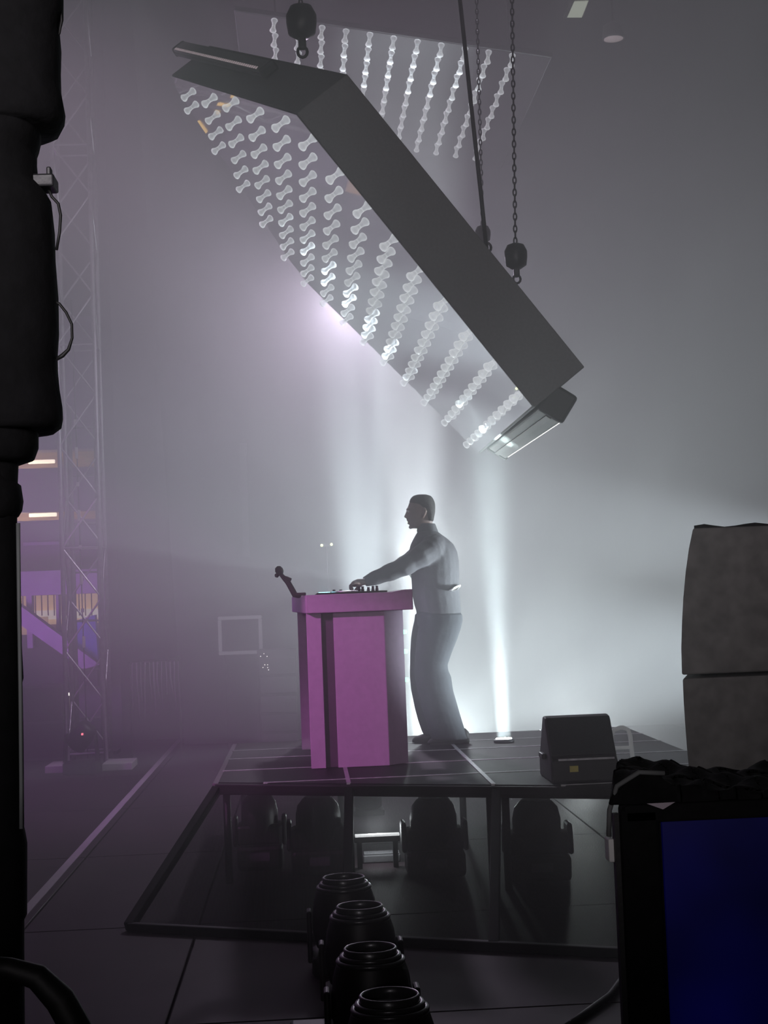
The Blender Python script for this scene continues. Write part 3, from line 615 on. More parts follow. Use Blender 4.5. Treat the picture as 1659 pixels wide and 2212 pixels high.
# foreground row of upright beam lights
labs = ['farthest of four black barrel beam lights in the foreground row', 'second farthest black barrel beam light in the foreground row', 'second nearest black barrel beam light in the foreground row', 'nearest of four black barrel beam lights at bottom of picture']
M_rim = mat('satin_rim', (0.10, 0.10, 0.105), 0.3, 0.5, var=0.1, scale=40)
M_barrel = mat('barrel_plastic', (0.020, 0.018, 0.020), 0.5, var=0.25, scale=12, bump=0.15)
for lb, (x, y) in zip(labs, ((0.124, 6.85), (0.172, 6.2), (0.183, 5.45), (0.215, 4.8))):
    t = thing('beam_light', lb, 'stage light', (x, y, 0), 'foreground beam lights')
    MB().box((x, y, 0.045), (0.30, 0.26, 0.09)).build('base', M_barrel, t, bev=0.02)
    MB().lathe([(0.10, 0.09), (0.128, 0.11), (0.143, 0.18), (0.142, 0.25), (0.134, 0.31), (0.122, 0.35), (0.120, 0.358)], (x, y, 0), n=32).build('head', M_barrel, t, smooth=True)
    for r, z, nm in ((0.119, 0.362, 'rim_ring'), (0.106, 0.377, 'rim_ring')):
        MB().lathe([(r-0.018, -0.012), (r, -0.012), (r+0.004, 0.0), (r, 0.008), (r-0.012, 0.009), (r-0.018, -0.004)], (x, y, z), n=36).build(nm, M_rim, t, smooth=True)
    ringp = [(0.084, -0.03), (0.092, -0.02), (0.094, 0.012), (0.089, 0.016), (0.084, 0.012), (0.082, -0.03)]
    rings = [[V((x+r*math.cos(k*math.pi/18), y+r*math.sin(k*math.pi/18), 0.392+h)) for k in range(36)] for r, h in ringp]
    MB().loft(rings, closed=True).build('bezel', M_rim, t, smooth=True)
    MB().lathe([(0.083, 0.362), (0.083, 0.366), (0.05, 0.374), (0.005, 0.378)], (x, y, 0), n=32).build('lens', M_lens, t, smooth=True)
    for sg in (-1, 1): MB().prism([(x+sg*0.146, y-0.06, 0.05), (x+sg*0.146, y+0.06, 0.05), (x+sg*0.146, y+0.045, 0.27), (x+sg*0.146, y-0.045, 0.27)], (sg*0.022, 0, 0)).build('yoke_arm', M_barrel, t, bev=0.008)
cb = thing('power_cable', 'thick black power cable on the floor right of nearest beam light', 'cable', (0.42, 4.7, 0))
MB().tube([(0.33, 4.72, 0.10), (0.42, 4.70, 0.12), (0.50, 4.68, 0.09), (0.56, 4.60, 0.03), (0.66, 4.4, 0.022), (0.8, 4.1, 0.022)], 0.020, 10).build('cable', M_rubber, cb, smooth=True)
MB().tube([(0.33, 4.80, 0.05), (0.40, 4.82, 0.08), (0.47, 4.78, 0.06), (0.55, 4.70, 0.02)], 0.013, 8).build('cable', M_rubber, cb, smooth=True)
cb = thing('floor_cable', 'thin black cable curving on the floor towards the blue screen case', 'cable', (0.9, 5.2, 0))
MB().tube([atZ(1215, 2225, 0.015), atZ(1270, 2185, 0.015), atZ(1318, 2150, 0.018), atZ(1340, 2120, 0.02), atZ(1400, 2110, 0.02)], 0.014, 8).build('cable', M_rubber, cb, smooth=True)
jb = thing('junction_box', 'small dark power box on floor left of beam lights', 'box', (-0.02, 5.6, 0))
MB().box((-0.03, 5.62, 0.05), (0.16, 0.2, 0.10)).build('body', M_blackp, jb, bev=0.012)
MB().box((-0.03, 5.515, 0.055), (0.06, 0.012, 0.05)).build('socket', M_pale, jb)

# ================================================================== console
cs = thing('dj_console', 'pink lacquered console with thick top slab and dark vertical stripe', 'console', (0.3, 10.2, DZ))
zb, zt = DZ, 1.548
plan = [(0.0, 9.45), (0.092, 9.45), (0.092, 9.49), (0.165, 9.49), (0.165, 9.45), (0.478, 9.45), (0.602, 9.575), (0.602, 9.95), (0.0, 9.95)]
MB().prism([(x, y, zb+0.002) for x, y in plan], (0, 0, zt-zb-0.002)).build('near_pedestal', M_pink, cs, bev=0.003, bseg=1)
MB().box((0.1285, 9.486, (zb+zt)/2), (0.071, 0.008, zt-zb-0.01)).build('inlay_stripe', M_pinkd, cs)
MB().box((0.27, 10.92, (zb+zt)/2+0.001), (0.66, 0.46, zt-zb-0.002)).build('far_pedestal', M_pink, cs, bev=0.004)
MB().box((0.10, 10.32, (zb+zt)/2+0.05), (0.04, 0.75, zt-zb-0.12)).build('front_panel', M_pink, cs)
MB().prism([(0.0, 9.38, zt), (0.655, 9.38, zt), (0.655, 11.25, zt), (-0.10, 11.25, zt)], (0, 0, 0.112)).build('top_slab', M_pink, cs, bev=0.006)
MB().prism([(0.53, 9.39, zt+0.112), (0.655, 9.39, zt+0.112), (0.655, 9.39, zt+0.125), (0.60, 9.39, zt+0.124)], (0, 1.2, 0)).build('raised_edge', M_pink, cs)
for (x, y) in ((874, 1365), (876, 1407), (879, 1468)):
    p = atY(x, y, 9.62); MB().lathe([(0.004, 0.022), (0.013, 0.018), (0.014, 0.0), (0.014, -0.02)], (0.606, 9.62, p.z), (1, -0.5, 0), 10).build('green_indicator', M_green, cs)
# gear sunk into the console top
ZC = zt+0.112
def player(label, x, y):
    t = thing('media_player', label, 'dj player', (x, y, ZC))
    MB().box((x, y, ZC+0.006), (0.30, 0.34, 0.012)).build('body', M_blackp, t, bev=0.003)
    MB().lathe([(0.085, 0), (0.085, 0.006), (0.075, 0.008)], (x+0.03, y, ZC+0.012), n=24).build('jog_wheel', M_alu, t)
    MB().box((x-0.10, y, ZC+0.014), (0.07, 0.14, 0.004)).build('screen', M_cyan, t)
    for k in range(3): MB().lathe([(0.008, 0), (0.008, 0.014), (0.006, 0.016)], (x+0.12, y-0.1+k*0.1, ZC+0.012), n=10).build('button', M_blackm, t)
player('flat media player with glowing cyan screen nearest on the console top', 0.22, 9.72)
player('flat media player with glowing cyan screen at far side of console', 0.22, 10.85)
mx = thing('dj_mixer', 'flat mixer with tall knobs in the middle of console top', 'dj mixer', (0.33, 10.28, ZC))
MB().box((0.33, 10.28, ZC+0.008), (0.42, 0.32, 0.016)).build('body', M_blackp, mx, bev=0.003)
for k, (px, h) in enumerate(((776, .030), (784, .030), (797, .024), (806, .030), (815, .032), (722, .016), (736, .014))):
    p = atY(px, 1280, 10.14)
    MB().lathe([(0.011, 0), (0.011, h*0.5), (0.008, h*0.55), (0.0095, h), (0.006, h+0.002)], (p.x, 10.14+0.03*(k % 3), ZC+0.016), n=10).build('knob', mat('knob_pink', (0.10, 0.06, 0.09), 0.5), mx, smooth=True)
MB().box((0.25, 10.36, ZC+0.018), (0.10, 0.06, 0.004)).build('screen', M_cyan, mx)
gm = thing('gooseneck_microphone', 'dark chunky gooseneck microphone leaning out from console left end', 'microphone', tuple(atY(640, 1288, 9.55)))
g = [atY(645, 1287, 9.55), atY(637, 1285, 9.55), atY(630, 1272, 9.55), atY(622, 1258, 9.55), atY(612, 1247, 9.55), atY(605, 1239, 9.55)]
M_brown = mat('dark_brown_rubber', (0.030, 0.022, 0.022), 0.6, var=0.2, scale=60)
MB().tube(g, [0.016, 0.020, 0.019, 0.018, 0.015, 0.012], 10, roundcap=True).build('neck', M_brown, gm, smooth=True)
MB().box(atY(622, 1250, 9.55), (0.045, 0.035, 0.022), ((X_*0.9+Z_*-0.4).normalized(), Y_, (Z_*0.9+X_*0.4).normalized())).build('collar', M_brown, gm, bev=0.005)
MB().lathe([(0.004, 0.034), (0.018, 0.028), (0.026, 0.010), (0.025, -0.008), (0.012, -0.026)], atY(604, 1234, 9.55), (-0.4, 0, 0.9), 14).build('capsule', M_brown, gm, smooth=True)
MB().lathe([(0.004, 0.014), (0.014, 0.006), (0.013, -0.010)], atY(598, 1243, 9.55), (-0.6, 0, -0.5), 10).build('capsule_foam', M_brown, gm, smooth=True)
pf = atY(648, 1284, 9.55); MB().box((pf.x, 9.55, ZC+0.009), (0.075, 0.06, 0.018)).build('clamp_foot', M_brown, gm, bev=0.005)

# ================================================================== performer
PY = 10.75
def pp(px, py, d=0.0): return atY(px, py, PY)+V((0, d, 0))
def sect(py, f, b, hw, d=0.0, n=24, e=2.3):
    a = pp(f, py, d); c = pp(b, py, d); m_ = (a+c)/2
    return ring_ell(m_, (c-a)/2, V((0, hw, 0)), n, e)
dj = thing('person', 'performer in grey long sleeved shirt and dark loose trousers reaching over console', 'person', (pp(955, 1600).x, PY, DZ))
body = MB()
head = [(1070.5, 899, 922, .030), (1074, 892, 930, .052), (1080, 887, 934, .066), (1088, 883.5, 937, .073), (1096, 880.5, 938, .076), (1102, 879.5, 938, .076), (1107, 880.5, 937, .075), (1113, 881, 936, .073), (1120, 881.5, 935, .070), (1126, 883, 934, .066), (1132, 884.5, 931, .060), (1137, 885.5, 925, .052), (1141.5, 887.5, 912, .040)]
body.loft([sect(*h, n=28, e=2.15) for h in head])
body.loft([sect(1118, 900, 935, .056), sect(1130, 902, 934, .056), sect(1142, 905, 936, .058), sect(1154, 906, 942, .066), sect(1166, 902, 955, .10)])          # neck
body.tube([pp(881.5, 1103.5), pp(878.5, 1110), pp(875.8, 1115.8), pp(881, 1118.5)], [.009, .010, .013, .011], 10, roundcap=True)                                 # nose
for s_ in (-1, 1): body.tube([pp(880.2, 1100.5, .010*s_), pp(881.3, 1100.5, .052*s_)], [.010, .009], 8, roundcap=True)                                             # brow
body.tube([pp(881.4, 1123.5, -.020), pp(880.2, 1123.2, 0), pp(881.4, 1123.5, .020)], [.006, .0075, .006], 8, roundcap=True)                                       # lips
body.tube([pp(882.6, 1130.2, -.018), pp(881.8, 1130.6, 0), pp(882.6, 1130.2, .018)], [.006, .0075, .006], 8, roundcap=True)
body.tube([pp(887.5, 1138.5, -.016), pp(886.6, 1139, 0), pp(887.5, 1138.5, .016)], [.012, .014, .012], 8, roundcap=True)                                          # chin
for s_ in (-1, 1): body.tube([pp(915, 1100, .076*s_), pp(917, 1106, .082*s_), pp(914, 1113, .079*s_), pp(911.5, 1118, .074*s_)], [.010, .013, .011, .007], 8, roundcap=True)   # ears
body.loft([sect(1160, 905, 955, .11), sect(1180, 893, 975, .16), sect(1230, 896, 982, .16), sect(1290, 900, 985, .15), sect(1335, 905, 990, .15)])               # trunk under the clothes
def arm_pts(d, side):
    return [pp(932, 1186, .165*side), pp(905, 1203, .215*side), pp(868, 1226, .225*side*d), pp(830, 1241, .19*side*d), pp(789, 1256.5, .14*side*d)]
def hand(mb, wr, side, spread=1.0):
    wx, wy, wd = wr
    q = lambda px, py, d: pp(px, py, d)
    mb.tube([q(wx+4, wy-.5, wd), q(wx-6, wy+1, wd), q(wx-14, wy+2, wd), q(wx-21, wy+4, wd)], [.021, .024, .027, .024], 12, flat=1.0, roundcap=True)
    # palm breadth across Y
    for k in range(4):
        o_ = (-0.030+0.020*k)*spread; ln = (0.92, 1.05, 1.0, 0.82)[k]
        mb.tube([q(wx-15, wy+2, wd+o_*0.8), q(wx-23, wy+3.0, wd+o_), q(wx-23-7*ln, wy+7.5*ln, wd+o_*1.15), q(wx-23-7*ln, wy+13.5*ln, wd+o_*1.2), q(wx-22-4.5*ln, wy+18.0*ln, wd+o_*1.2)], [.011, .0100, .0090, .0082, .0068], 8, roundcap=True)
    mb.tube([q(wx-5, wy+4, wd-side*0.020), q(wx-11, wy+9, wd-side*0.036), q(wx-16, wy+14, wd-side*0.038), q(wx-20, wy+18.5, wd-side*0.032)], [.0125, .0110, .0098, .0076], 8, roundcap=True)
for side, dd in ((-1, 1.0), (1, 0.75)):
    A = arm_pts(dd, side); body.tube(A, [.050, .046, .038, .033, .022], 12, roundcap=True)
    hand(body, (787, 1257, .14*side*dd), side)
bo = body.build('body', M_skin, dj, smooth=True); organic(bo, 0.0055, 3, 0.4)
ha = MB()
ha.loft([sect(1068.3, 901, 921, .034), sect(1071, 893, 930, .056), sect(1076, 887.5, 935, .070), sect(1082, 884.5, 938, .078), sect(1087, 884.5, 939.5, .080), sect(1090, 892, 940, .081), sect(1098, 901, 940.3, .081), sect(1108, 913, 939.5, .079), sect(1118, 919, 937.5, .074), sect(1126, 923, 936, .066)])
organic(ha.build('hair', M_hair, dj, smooth=True), 0.006, 3, 0.4)
eye = None
for s_ in (-1, 1):
    MB().lathe([(0.003, -0.011), (0.009, -0.007), (0.011, 0), (0.009, 0.007), (0.003, 0.011)], pp(881.6, 1104.5, .030*s_), (-1, 0, 0), 10).build('eye', M_white, dj, smooth=True)
sh = MB()
sh.loft([sect(1136, 907, 938, .068), sect(1146, 904, 942, .080), sect(1155, 898, 954, .125, e=2.1), sect(1164, 893, 966, .175, e=2.1), sect(1176, 887, 979, .20), sect(1192, 883, 987, .21), sect(1212, 883.5, 990.5, .205), sect(1240, 888, 991.5, .195), sect(1262, 889.5, 991, .185), sect(1285, 890.5, 992.5, .185), sect(1310, 896, 994.5, .188), sect(1333, 904, 996, .190)])
for side, dd in ((-1, 1.0), (1, 0.75)):
    A = arm_pts(dd, side)
    P = []; R = []
    rad = [.088, .078, .066, .058, .040]
    for i in range(len(A)-1):
        for k in range(4):
            t = k/4; P.append(A[i].lerp(A[i+1], t)); w = math.sin((i*4+k)*1.9)*0.0035*(1 if i > 0 else 0); R.append(rad[i]*(1-t)+rad[i+1]*t+w)
    P.append(A[-1]); R.append(rad[-1]-0.004)
    sh.tube(P, R, 14, roundcap=False)
    sh.tube([pp(938, 1180, .12*side), pp(928, 1186, .175*side)], [.085, .088], 14, roundcap=True)
organic(sh.build('shirt', M_shirt, dj, smooth=True), 0.009, 4, 0.4)
# collar, cuffs, shirt hem strip
cl = MB(); cl.loft([sect(1131, 903, 940, .072), sect(1137, 902, 942, .078), sect(1147, 900, 946, .088), sect(1152, 902, 947, .084)])
organic(cl.build('collar', M_shirt, dj, smooth=True), 0.007, 2, 0.4)
ws = []
MB().prism([pp(963, 1276, -.172), pp(977, 1268, -.168), pp(991.5, 1262.5, -.10), pp(991.5, 1268, -.10), pp(982, 1275, -.165), pp(970, 1278, -.176)], (0, -0.030, 0)).build('white_waist_strip', M_white, dj, bev=0.006)
trs = MB()
L1 = [(1326, 905, 996, .11), (1340, 905, 997, .115), (1360, 901, 992, .11), (1380, 898, 985, .105), (1410, 895, 973, .10), (1435, 893.5, 964.5, .095), (1447, 893, 966, .095), (1460, 893.5, 972, .095), (1490, 899, 976.5, .095), (1530, 910, 988, .095), (1560, 920, 997, .098), (1580, 926, 1003, .10), (1594, 930, 1008, .10)]
L2 = [(1326, 899, 990, .11), (1340, 897.5, 985, .115), (1360, 893, 978, .11), (1380, 890, 972, .105), (1410, 888.5, 964, .10), (1435, 888, 958, .095), (1460, 887.5, 958, .095), (1490, 890, 962, .095), (1530, 898, 968, .095), (1560, 906, 975, .098), (1578, 912, 979, .10), (1590, 917, 982, .10)]
trs.loft([sect(a, b, c, h, -.085) for a, b, c, h in L1]); trs.loft([sect(a, b, c, h, .115) for a, b, c, h in L2])
trs.loft([sect(1300, 899, 992, .17), sect(1318, 899, 994, .18), sect(1335, 901, 996, .19), sect(1352, 902, 990, .185)])
organic(trs.build('trousers', M_trous, dj, smooth=True), 0.009, 4, 0.4)
def shoe(toe, heel, d, name='shoe'):
    x0 = pp(toe, 1603, 0).x; x1 = pp(heel, 1603, 0).x; L = x1-x0; y = PY+d; rows = []
    mb = MB()
    for t, hw, h in ((0.0, .018, .020), (0.06, .036, .038), (0.2, .048, .052), (0.4, .046, .072), (0.58, .040, .098), (0.75, .038, .105), (0.92, .036, .100), (1.0, .024, .075)):
        x = x0+L*t; rows.append([V((x, y+hw*math.cos(k*math.pi/8), DZ+0.004+(h/2)+(h/2)*math.sin(k*math.pi/8))) for k in range(16)])
    o_ = mb.loft(rows).build('shoe', M_shoe, dj, smooth=True)
    MB().prism([(x0+0.012, y-.034, DZ+.001), (x0+L*.35, y-.046, DZ+.001), (x0+L*.98, y-.034, DZ+.001), (x0+L*.98, y+.034, DZ+.001), (x0+L*.35, y+.046, DZ+.001), (x0+0.012, y+.034, DZ+.001)], (0, 0, .016)).build('sole', M_rubber, o_)
shoe(922, 1011, -.085); shoe(893, 984, .115)

# deck uplight
ul = thing('uplight', 'low white uplight on the riser throwing a beam straight up', 'stage light', (1.332, 10.62, DZ))
MB().lathe([(0.068, 0.0), (0.072, 0.004), (0.072, 0.018), (0.066, 0.022)], (1.332, 10.62, DZ), n=28).build('housing', M_blackm, ul, smooth=True)
MB().lathe([(0.060, 0.020), (0.060, 0.025), (0.02, 0.026)], (1.332, 10.62, DZ), n=28).build('lens_plate', M_alu, ul)
for k in range(10):
    t = 2*math.pi*k/10; MB().lathe([(0.012, 0.0), (0.011, 0.006), (0.004, 0.008)], (1.332+0.045*math.cos(t), 10.62+0.045*math.sin(t), DZ+0.025), n=8).build('diode', M_ledhot, ul)
# wedge monitor
wm = thing('wedge_monitor', 'black wedge floor monitor with yellow tag on riser corner', 'speaker', (1.47, 8.45, DZ))
a = atZ(1192, 1693, DZ); b = atZ(1338, 1687, DZ); x0, x1, yw = a.x, b.x, (a.y+b.y)/2
wm.location = ((x0+x1)/2, yw+0.2, DZ)
prof = [(yw, DZ), (yw, DZ+0.115), (yw+0.03, DZ+0.135), (yw+0.17, DZ+0.335), (yw+0.24, DZ+0.345), (yw+0.42, DZ+0.10), (yw+0.42, DZ)]
MB().prism([(x0, y, z) for y, z in prof], (x1-x0, 0, 0)).build('cabinet', mat('wedge_paint', (0.014, 0.015, 0.015), 0.6, var=0.2, scale=40, bump=0.2), wm, bev=0.012)
gy = V((0, 0.14, 0.20)).normalized(); gn = V((0, -0.20, 0.14)).normalized()
MB().box(V(((x0+x1)/2, yw+0.10, DZ+0.235))+gn*0.006, (x1-x0-0.012, 0.235, 0.012), (X_, gy, gn)).build('grille', mat('wedge_grille', (0.018, 0.023, 0.023), 0.6, var=0.3, scale=60, bump=0.3), wm, bev=0.004)
MB().box(((x0+x1)/2+0.01, yw+0.006, DZ+0.124), (x1-x0-0.06, 0.02, 0.010)).build('edge_trim', M_alud, wm)
p = atY(1240, 1661, yw-0.006); MB().box((p.x, yw-0.004, p.z), (0.046, 0.008, 0.032)).build('yellow_tag', M_yel, wm)
for s_ in (x0-0.012, x1+0.012): MB().box((s_, yw+0.22, DZ+0.13), (0.024, 0.12, 0.03)).build('side_handle', M_blackm, wm, bev=0.006)
wc = thing('speaker_cable', 'thin looped black cable trailing right from the wedge monitor', 'cable', (x1+0.2, yw+0.1, DZ))
MB().tube([(x1+0.0, yw+0.03, DZ+0.03), (x1+0.08, yw+0.02, DZ+0.035), (x1+0.13, yw, DZ+0.03), (x1+0.15, yw, DZ+0.065), (x1+0.125, yw, DZ+0.07), (x1+0.12, yw, DZ+0.04), (x1+0.17, yw+0.01, DZ+0.02), (x1+0.24, yw+0.03, DZ+0.012), (x1+0.34, yw+0.08, DZ+0.01)], 0.006, 8).build('cable', M_rubber, wc, smooth=True)

# ================================================================== loudspeaker stack, right
SY = 6.6
def pastack(name, label, pts, z0=None, wrinkle=False):
    L = [atY(x, y, SY) for x, y in pts]
    if z0 is not None: L.append(V((L[-1].x+0.02, SY, z0)))
    poly = L+[V((3.0, SY, L[-1].z)), V((3.0, SY, L[0].z))]
    t = thing(name, label, 'speaker', (2.3, SY+0.4, min(p.z for p in poly)))
    MB().prism(poly, (0.26, 0.85, 0)).build('cabinet', M_pa, t, bev=0.008, bseg=2)
    return t, L
t, L = pastack('loudspeaker', 'upper large curved dark loudspeaker cabinet at the right edge', [(1497, 1141), (1488, 1185), (1481, 1235), (1476, 1290), (1473, 1345), (1471.5, 1400), (1473, 1458)])
mbw = MB(); rr = random.Random(2); top = []
for i in range(30):
    x = L[0].x+0.01+i*0.045; z = L[0].z+0.006+0.006*math.sin(i*1.3)+rr.uniform(0, .006); top.append((x, z))
mbw.prism([V((x, SY+0.02, z)) for x, z in top]+[V((top[-1][0], SY+0.02, L[0].z-0.03)), V((top[0][0], SY+0.02, L[0].z-0.03))], (0.25, 0.8, 0)).build('rain_cover', M_black, t)
t, L = pastack('loudspeaker', 'lower large dark loudspeaker cabinet standing under the curved one', [(1474.5, 1466), (1477, 1520), (1481, 1580), (1486, 1640), (1491, 1690)], 0.0)

# ================================================================== foreground case with blue screen
CY = 3.6
a = atY(1338, 1740, CY); xl, zt_ = a.x, a.z
fc = thing('screen_case', 'black flight case with dark blue screen at bottom right corner', 'monitor', (xl+0.45, CY+0.25, 0))
MB().prism([(xl, CY+0.02, 0), (xl+0.9, CY+0.02, 0), (xl+0.9, CY+0.02, zt_), (xl, CY+0.02, zt_)], (0.12, 0.5, 0)).build('case_body', M_black, fc, bev=0.010)
bz = atY(1428, 1778, CY-0.02)
MB().box((xl+0.045, CY+0.005, zt_/2), (0.09, 0.03, zt_-0.02)).build('bezel', M_black, fc, bev=0.008)
MB().box((xl+0.45, CY+0.005, (zt_+bz.z)/2), (0.88, 0.03, zt_-bz.z)).build('bezel', M_black, fc, bev=0.006)
MB().box((xl+0.50, CY+0.012, bz.z/2+0.05), (0.80, 0.014, bz.z-0.10)).build('screen', M_screen, fc)
MB().box((xl-0.012, CY+0.06, zt_-0.11), (0.022, 0.05, 0.055)).build('paper_tag', M_pale, fc, bev=0.004)
MB().box((xl-0.004, CY+0.03, zt_/2), (0.014, 0.03, zt_*0.96)).build('corner_strip', M_rubber, fc)
# rumpled black cloth on the case
ck = thing('rumpled_cloth', 'rumpled black cloth lying on top of the blue screen case', 'cloth', (xl+0.3, CY+0.25, zt_))
mb = MB(); nx, ny = 90, 40; rr = random.Random(9)
gr = [[None]*(nx+1) for _ in range(ny+1)]
for j in range(ny+1):
    for i in range(nx+1):
        y = CY-0.01+0.5*j/ny; x = xl-0.02+0.92*i/nx+0.24*(y-CY)
        h = 0.020+0.009*math.sin(x*17+y*9)+0.006*math.sin(x*31+y*23+1)+0.004*math.sin(x*57-y*38)
        h += 0.045*math.exp(-((x-xl-0.06)/0.07)**2)+0.02*math.exp(-((x-xl-0.20)/0.06)**2)
        if i == 0 or i == nx or j == 0 or j == ny: h = 0.003
        gr[j][i] = V((x, y, zt_+max(h, 0.002)))
for j in range(ny):
    for i in range(nx): k = len(mb.v); mb.v += [gr[j][i], gr[j][i+1], gr[j+1][i+1], gr[j+1][i]]; mb.f.append((k, k+1, k+2, k+3))
o = mb.build('cloth', M_black, ck, smooth=True)
bm = bmesh.new(); bm.from_mesh(o.data); bmesh.ops.remove_doubles(bm, verts=bm.verts, dist=1e-5); bm.to_mesh(o.data); bm.free()
for p in o.data.polygons: p.use_smooth = True
so = o.modifiers.new('solid', 'SOLIDIFY'); so.thickness = 0.006
MB().tube([(xl-0.028, CY+0.0, zt_-0.07), (xl-0.024, CY+0.0, zt_-0.01), (xl-0.004, CY+0.0, zt_+0.045), (xl+0.05, CY+0.0, zt_+0.075), (xl+0.11, CY+0.0, zt_+0.07)], 0.006, 8).build('pale_hem', mat('grey_hem', (0.10, 0.105, 0.105), 0.8), ck, smooth=True)
MB().prism([(xl+0.04, CY-0.012, zt_+0.012), (xl+0.13, CY-0.012, zt_+0.004), (xl+0.10, CY-0.012, zt_-0.012)], (0, 0.008, 0)).build('pink_reflection', mat('reflection_pink', (0.35, 0.30, 0.34), 0.35), ck)  # pinkish reflection at the corner, painted as a small patch

# ================================================================== black draped tower, left foreground
LY = 2.4
dt = thing('draped_stand', 'black draped equipment tower close to camera along the left edge', 'stand', (atY(-90, 1100, LY).x, LY, 0))
def column(name, prof, m, wpx, dep, noise, seed):
    rr = random.Random(seed); rings = []
    for (x, y) in prof:
        c = atY(x-wpx/2, y, LY); hw = wpx/2*LY/F_
        rg = ring_ell(c, V((hw, 0, 0)), V((0, dep, 0)), 26, 2.6)
        rings.append([p+V((rr.uniform(-1, 1)*noise, rr.uniform(-1, 1)*noise, 0)) for p in rg])
    return MB().loft(rings).build(name, m, dt, smooth=True)
up1 = [(125, -140), (134, -60), (134, 30), (126, 60), (128, 100), (129, 150), (127, 190), (132, 215), (136, 240), (134, 262), (124, 280), (105, 286)]
column('drape_bundle', up1, M_black, 300, 0.10, 0.0012, 1)
column('drape_bundle', [(84, 230), (84, 300), (80, 322), (73, 332), (76, 350), (80, 400), (98, 420), (108, 440), (112, 500), (116, 560), (120, 640), (122, 720), (119, 770), (118, 800), (124, 840), (129, 880), (131, 905), (126, 925), (112, 935), (88, 938)], M_black, 300, 0.10, 0.0012, 2)
column('drape_bundle', [(70, 900), (77, 940), (77, 970), (68, 995), (40, 1005)], M_black, 300, 0.09, 0.001, 3)
column('drape_bundle', [(24, 985), (26, 1040), (40, 1050), (45, 1085), (43, 1105), (34, 1118), (24, 1125)], M_black, 200, 0.07, 0.0006, 5)
MB().tube([atY(-40, -200, LY), atY(-40, 1100, LY), atY(-30, 2300, LY), V((atY(-30, 2300, LY).x, LY, 0.02))], 0.050, 16).build('pole', M_blackm, dt, smooth=True)
column('lower_drape', [(36, 1000), (32, 1060), (33, 1150), (37, 1200), (40, 1300), (42, 1400), (44, 1470), (42, 1480), (44, 1600), (46, 1700), (47, 1795), (50, 1810), (52, 1830), (52, 1985), (47, 1995), (46, 2050), (46, 2300), (46, 3300)], M_black, 220, 0.06, 0.0008, 4)
MB().tube([atY(39, 1130, LY-0.05), atY(41, 1300, LY-0.05), atY(44, 1480, LY-0.05), atY(46, 1700, LY-0.05), atY(46, 1790, LY-0.05)], 0.0032, 8).build('pale_piping', mat('grey_piping', (0.16, 0.17, 0.17), 0.6), dt, smooth=True)
MB().box(atY(97, 397, LY), (0.035, 0.05, 0.020)).build('clamp', M_blackm, dt, bev=0.003)
MB().box(atY(107, 378, LY), (0.007, 0.02, 0.022)).build('clamp_bolt', M_blackm, dt, bev=0.002)
MB().tube([atY(112, 650, LY), atY(128, 656, LY), atY(143, 675, LY), atY(155, 700, LY), atY(156, 730, LY), atY(148, 755, LY), atY(135, 768, LY), atY(122, 776, LY)], [.0022]*5+[.0028, .0036, .003], 8).build('cable_loop', M_rubber, dt, smooth=True)
MB().tube([atY(124, -20, LY), atY(131, 10, LY), atY(133, 45, LY), atY(128, 72, LY), atY(120, 84, LY)], .0022, 8).build('cable_loop', M_rubber, dt, smooth=True)
MB().tube([atY(104, 405, LY), atY(112, 425, LY), atY(126, 440, LY), atY(131, 465, LY), atY(129, 500, LY), atY(122, 540, LY)], .0024, 8).build('cable_loop', M_rubber, dt, smooth=True)
lo = thing('cable_loom', 'thick black cable loom curving out of the lower left corner', 'cable', tuple(atY(100, 2150, 2.2)*1.0))
MB().tube([atY(-60, 2085, 2.2), atY(20, 2092, 2.2), atY(80, 2110, 2.2), atY(130, 2160, 2.2), atY(175, 2240, 2.2), atY(230, 2500, 2.2), V((atY(240, 2700, 2.2).x, 2.25, 0.30)), V((atY(240, 2700, 2.2).x, 2.3, 0.02))], [.014, .015, .018, .021, .022, .02, .02, .02], 14).build('loom', M_rubber, lo, smooth=True)

# ================================================================== housings for the floor washes and the added stand lamps, haze
def added_stand_lamp(label, x, y, z, ax):  # housing for an unseen lamp added to light the haze
    t = thing('added_stand_lamp', label, 'stage light', (x, y, 0)); ax = V(ax).normalized(); b = V((x, y, z))-ax*0.02
    py = y+0.05; MB().tube([(x, py, 0.05), (x, py, z-0.10)], 0.016, 10).build('pole', M_blackm, t, smooth=True)
    for k in range(3): MB().tube([(x, py, 0.35), (x+0.35*math.cos(k*2.094+0.5), py+0.35*math.sin(k*2.094+0.5), 0.01)], 0.010, 8).build('leg', M_blackm, t, smooth=True)
    MB().lathe([(0.05, -0.16), (0.09, -0.13), (0.10, -0.02), (0.095, -0.02), (0.085, -0.10), (0.04, -0.12)], b, ax, 20).build('lamp_head', M_blackm, t, smooth=True)
added_stand_lamp('added wide wash lamp on a black stand hidden behind the performer', 1.0, 13.2, 1.92, (0.05, -0.8, 0.6))
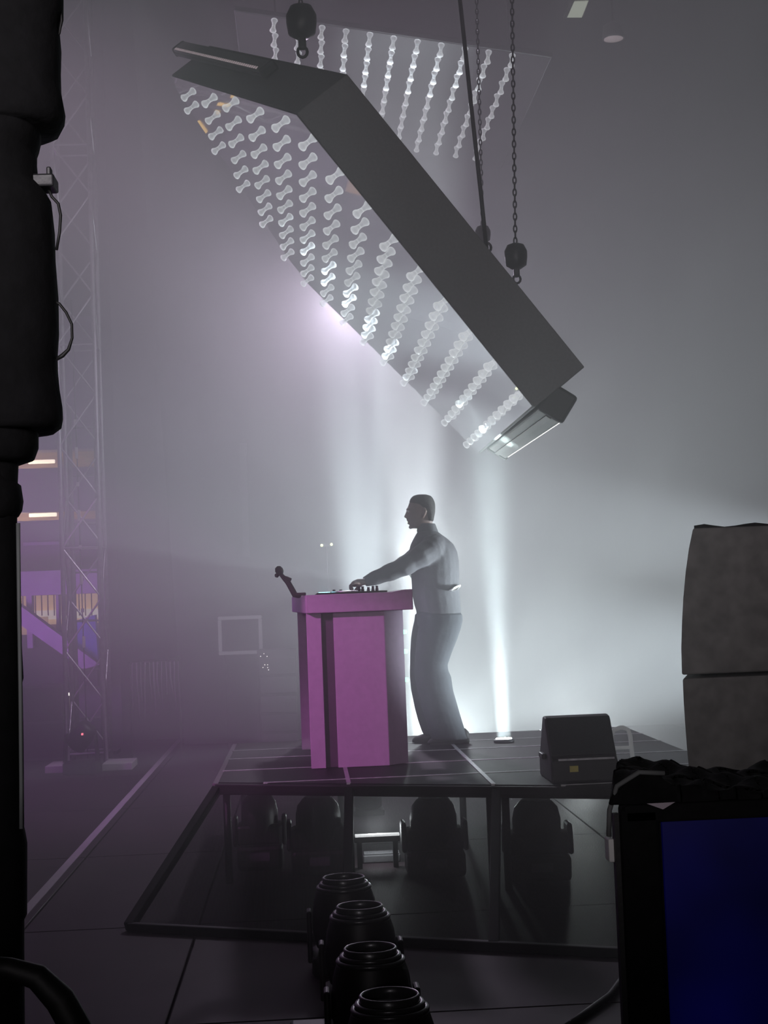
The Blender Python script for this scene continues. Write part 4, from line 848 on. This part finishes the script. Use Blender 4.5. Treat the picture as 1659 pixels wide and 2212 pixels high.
added_stand_lamp('added wash lamp on a black stand hidden behind the loudspeakers', 3.9, 12.6, 1.35, (-0.97, 0.07, 0.23))
added_stand_lamp('added lower side light on a black stand right of the riser', 4.65, 10.30, 0.95, (-0.98, 0.02, 0.11))
added_stand_lamp('added taller side light on a black stand right of the riser', 4.65, 10.75, 1.75, (-0.98, -0.09, 0.11))
for i, (x, y, w, lb) in enumerate(((0.42, 11.75, .26, 'black floor can behind the riser aimed up behind the console'), (0.98, 13.6, .26, 'black floor can behind the performer aimed straight up'), (1.15, 14.2, .3, 'wide floor wash lamp behind the riser below the bright beam'), (2.3, 13.2, .3, 'wide floor wash lamp far right behind the wedge monitor'))):
    t = thing('floor_can', lb, 'stage light', (x, y, 0))
    MB().box((x, y, 0.02), (w*0.9, w*0.9, 0.04)).build('base', M_blackm, t, bev=0.006)
    r = w/2*0.8; n = 24
    ring = [[V((x+q_*math.cos(2*math.pi*k/n), y+q_*math.sin(2*math.pi*k/n), z)) for k in range(n)] for q_, z in ((r*0.8, .04), (r, .06), (r, .20), (r*0.88, .20), (r*0.86, .08), (r*0.7, .06))]
    MB().loft(ring, cap=False, closed=True).build('housing', M_blackm, t, smooth=True)
def haze_material(dens, g, col):
    m = bpy.data.materials.new('haze'); m.use_nodes = True; nt = m.node_tree; nt.nodes.clear()
    out = nt.nodes.new('ShaderNodeOutputMaterial'); vs = nt.nodes.new('ShaderNodeVolumeScatter')
    vs.inputs['Color'].default_value = (*col, 1); vs.inputs['Density'].default_value = dens; vs.inputs['Anisotropy'].default_value = g
    nt.links.new(vs.outputs[0], out.inputs['Volume']); m.cycles.homogeneous_volume = True
    return m
hz = MB().box((2.2, 12.15, 4.78), (13.5, 13.5, 9.5)).build('haze', haze_material(0.11, 0.2, (0.96, 0.96, 0.98)))
tag(hz, 'thick stage haze filling the space around console and panels', 'haze', kind='stuff')

for m in bpy.data.materials: m.cycles.emission_sampling = 'NONE'      # small emitters: only the lamps above are sampled as lights
for nm in ('cyan_screen', 'lit_room_wall'):
    if nm in bpy.data.materials: bpy.data.materials[nm].cycles.emission_sampling = 'AUTO'
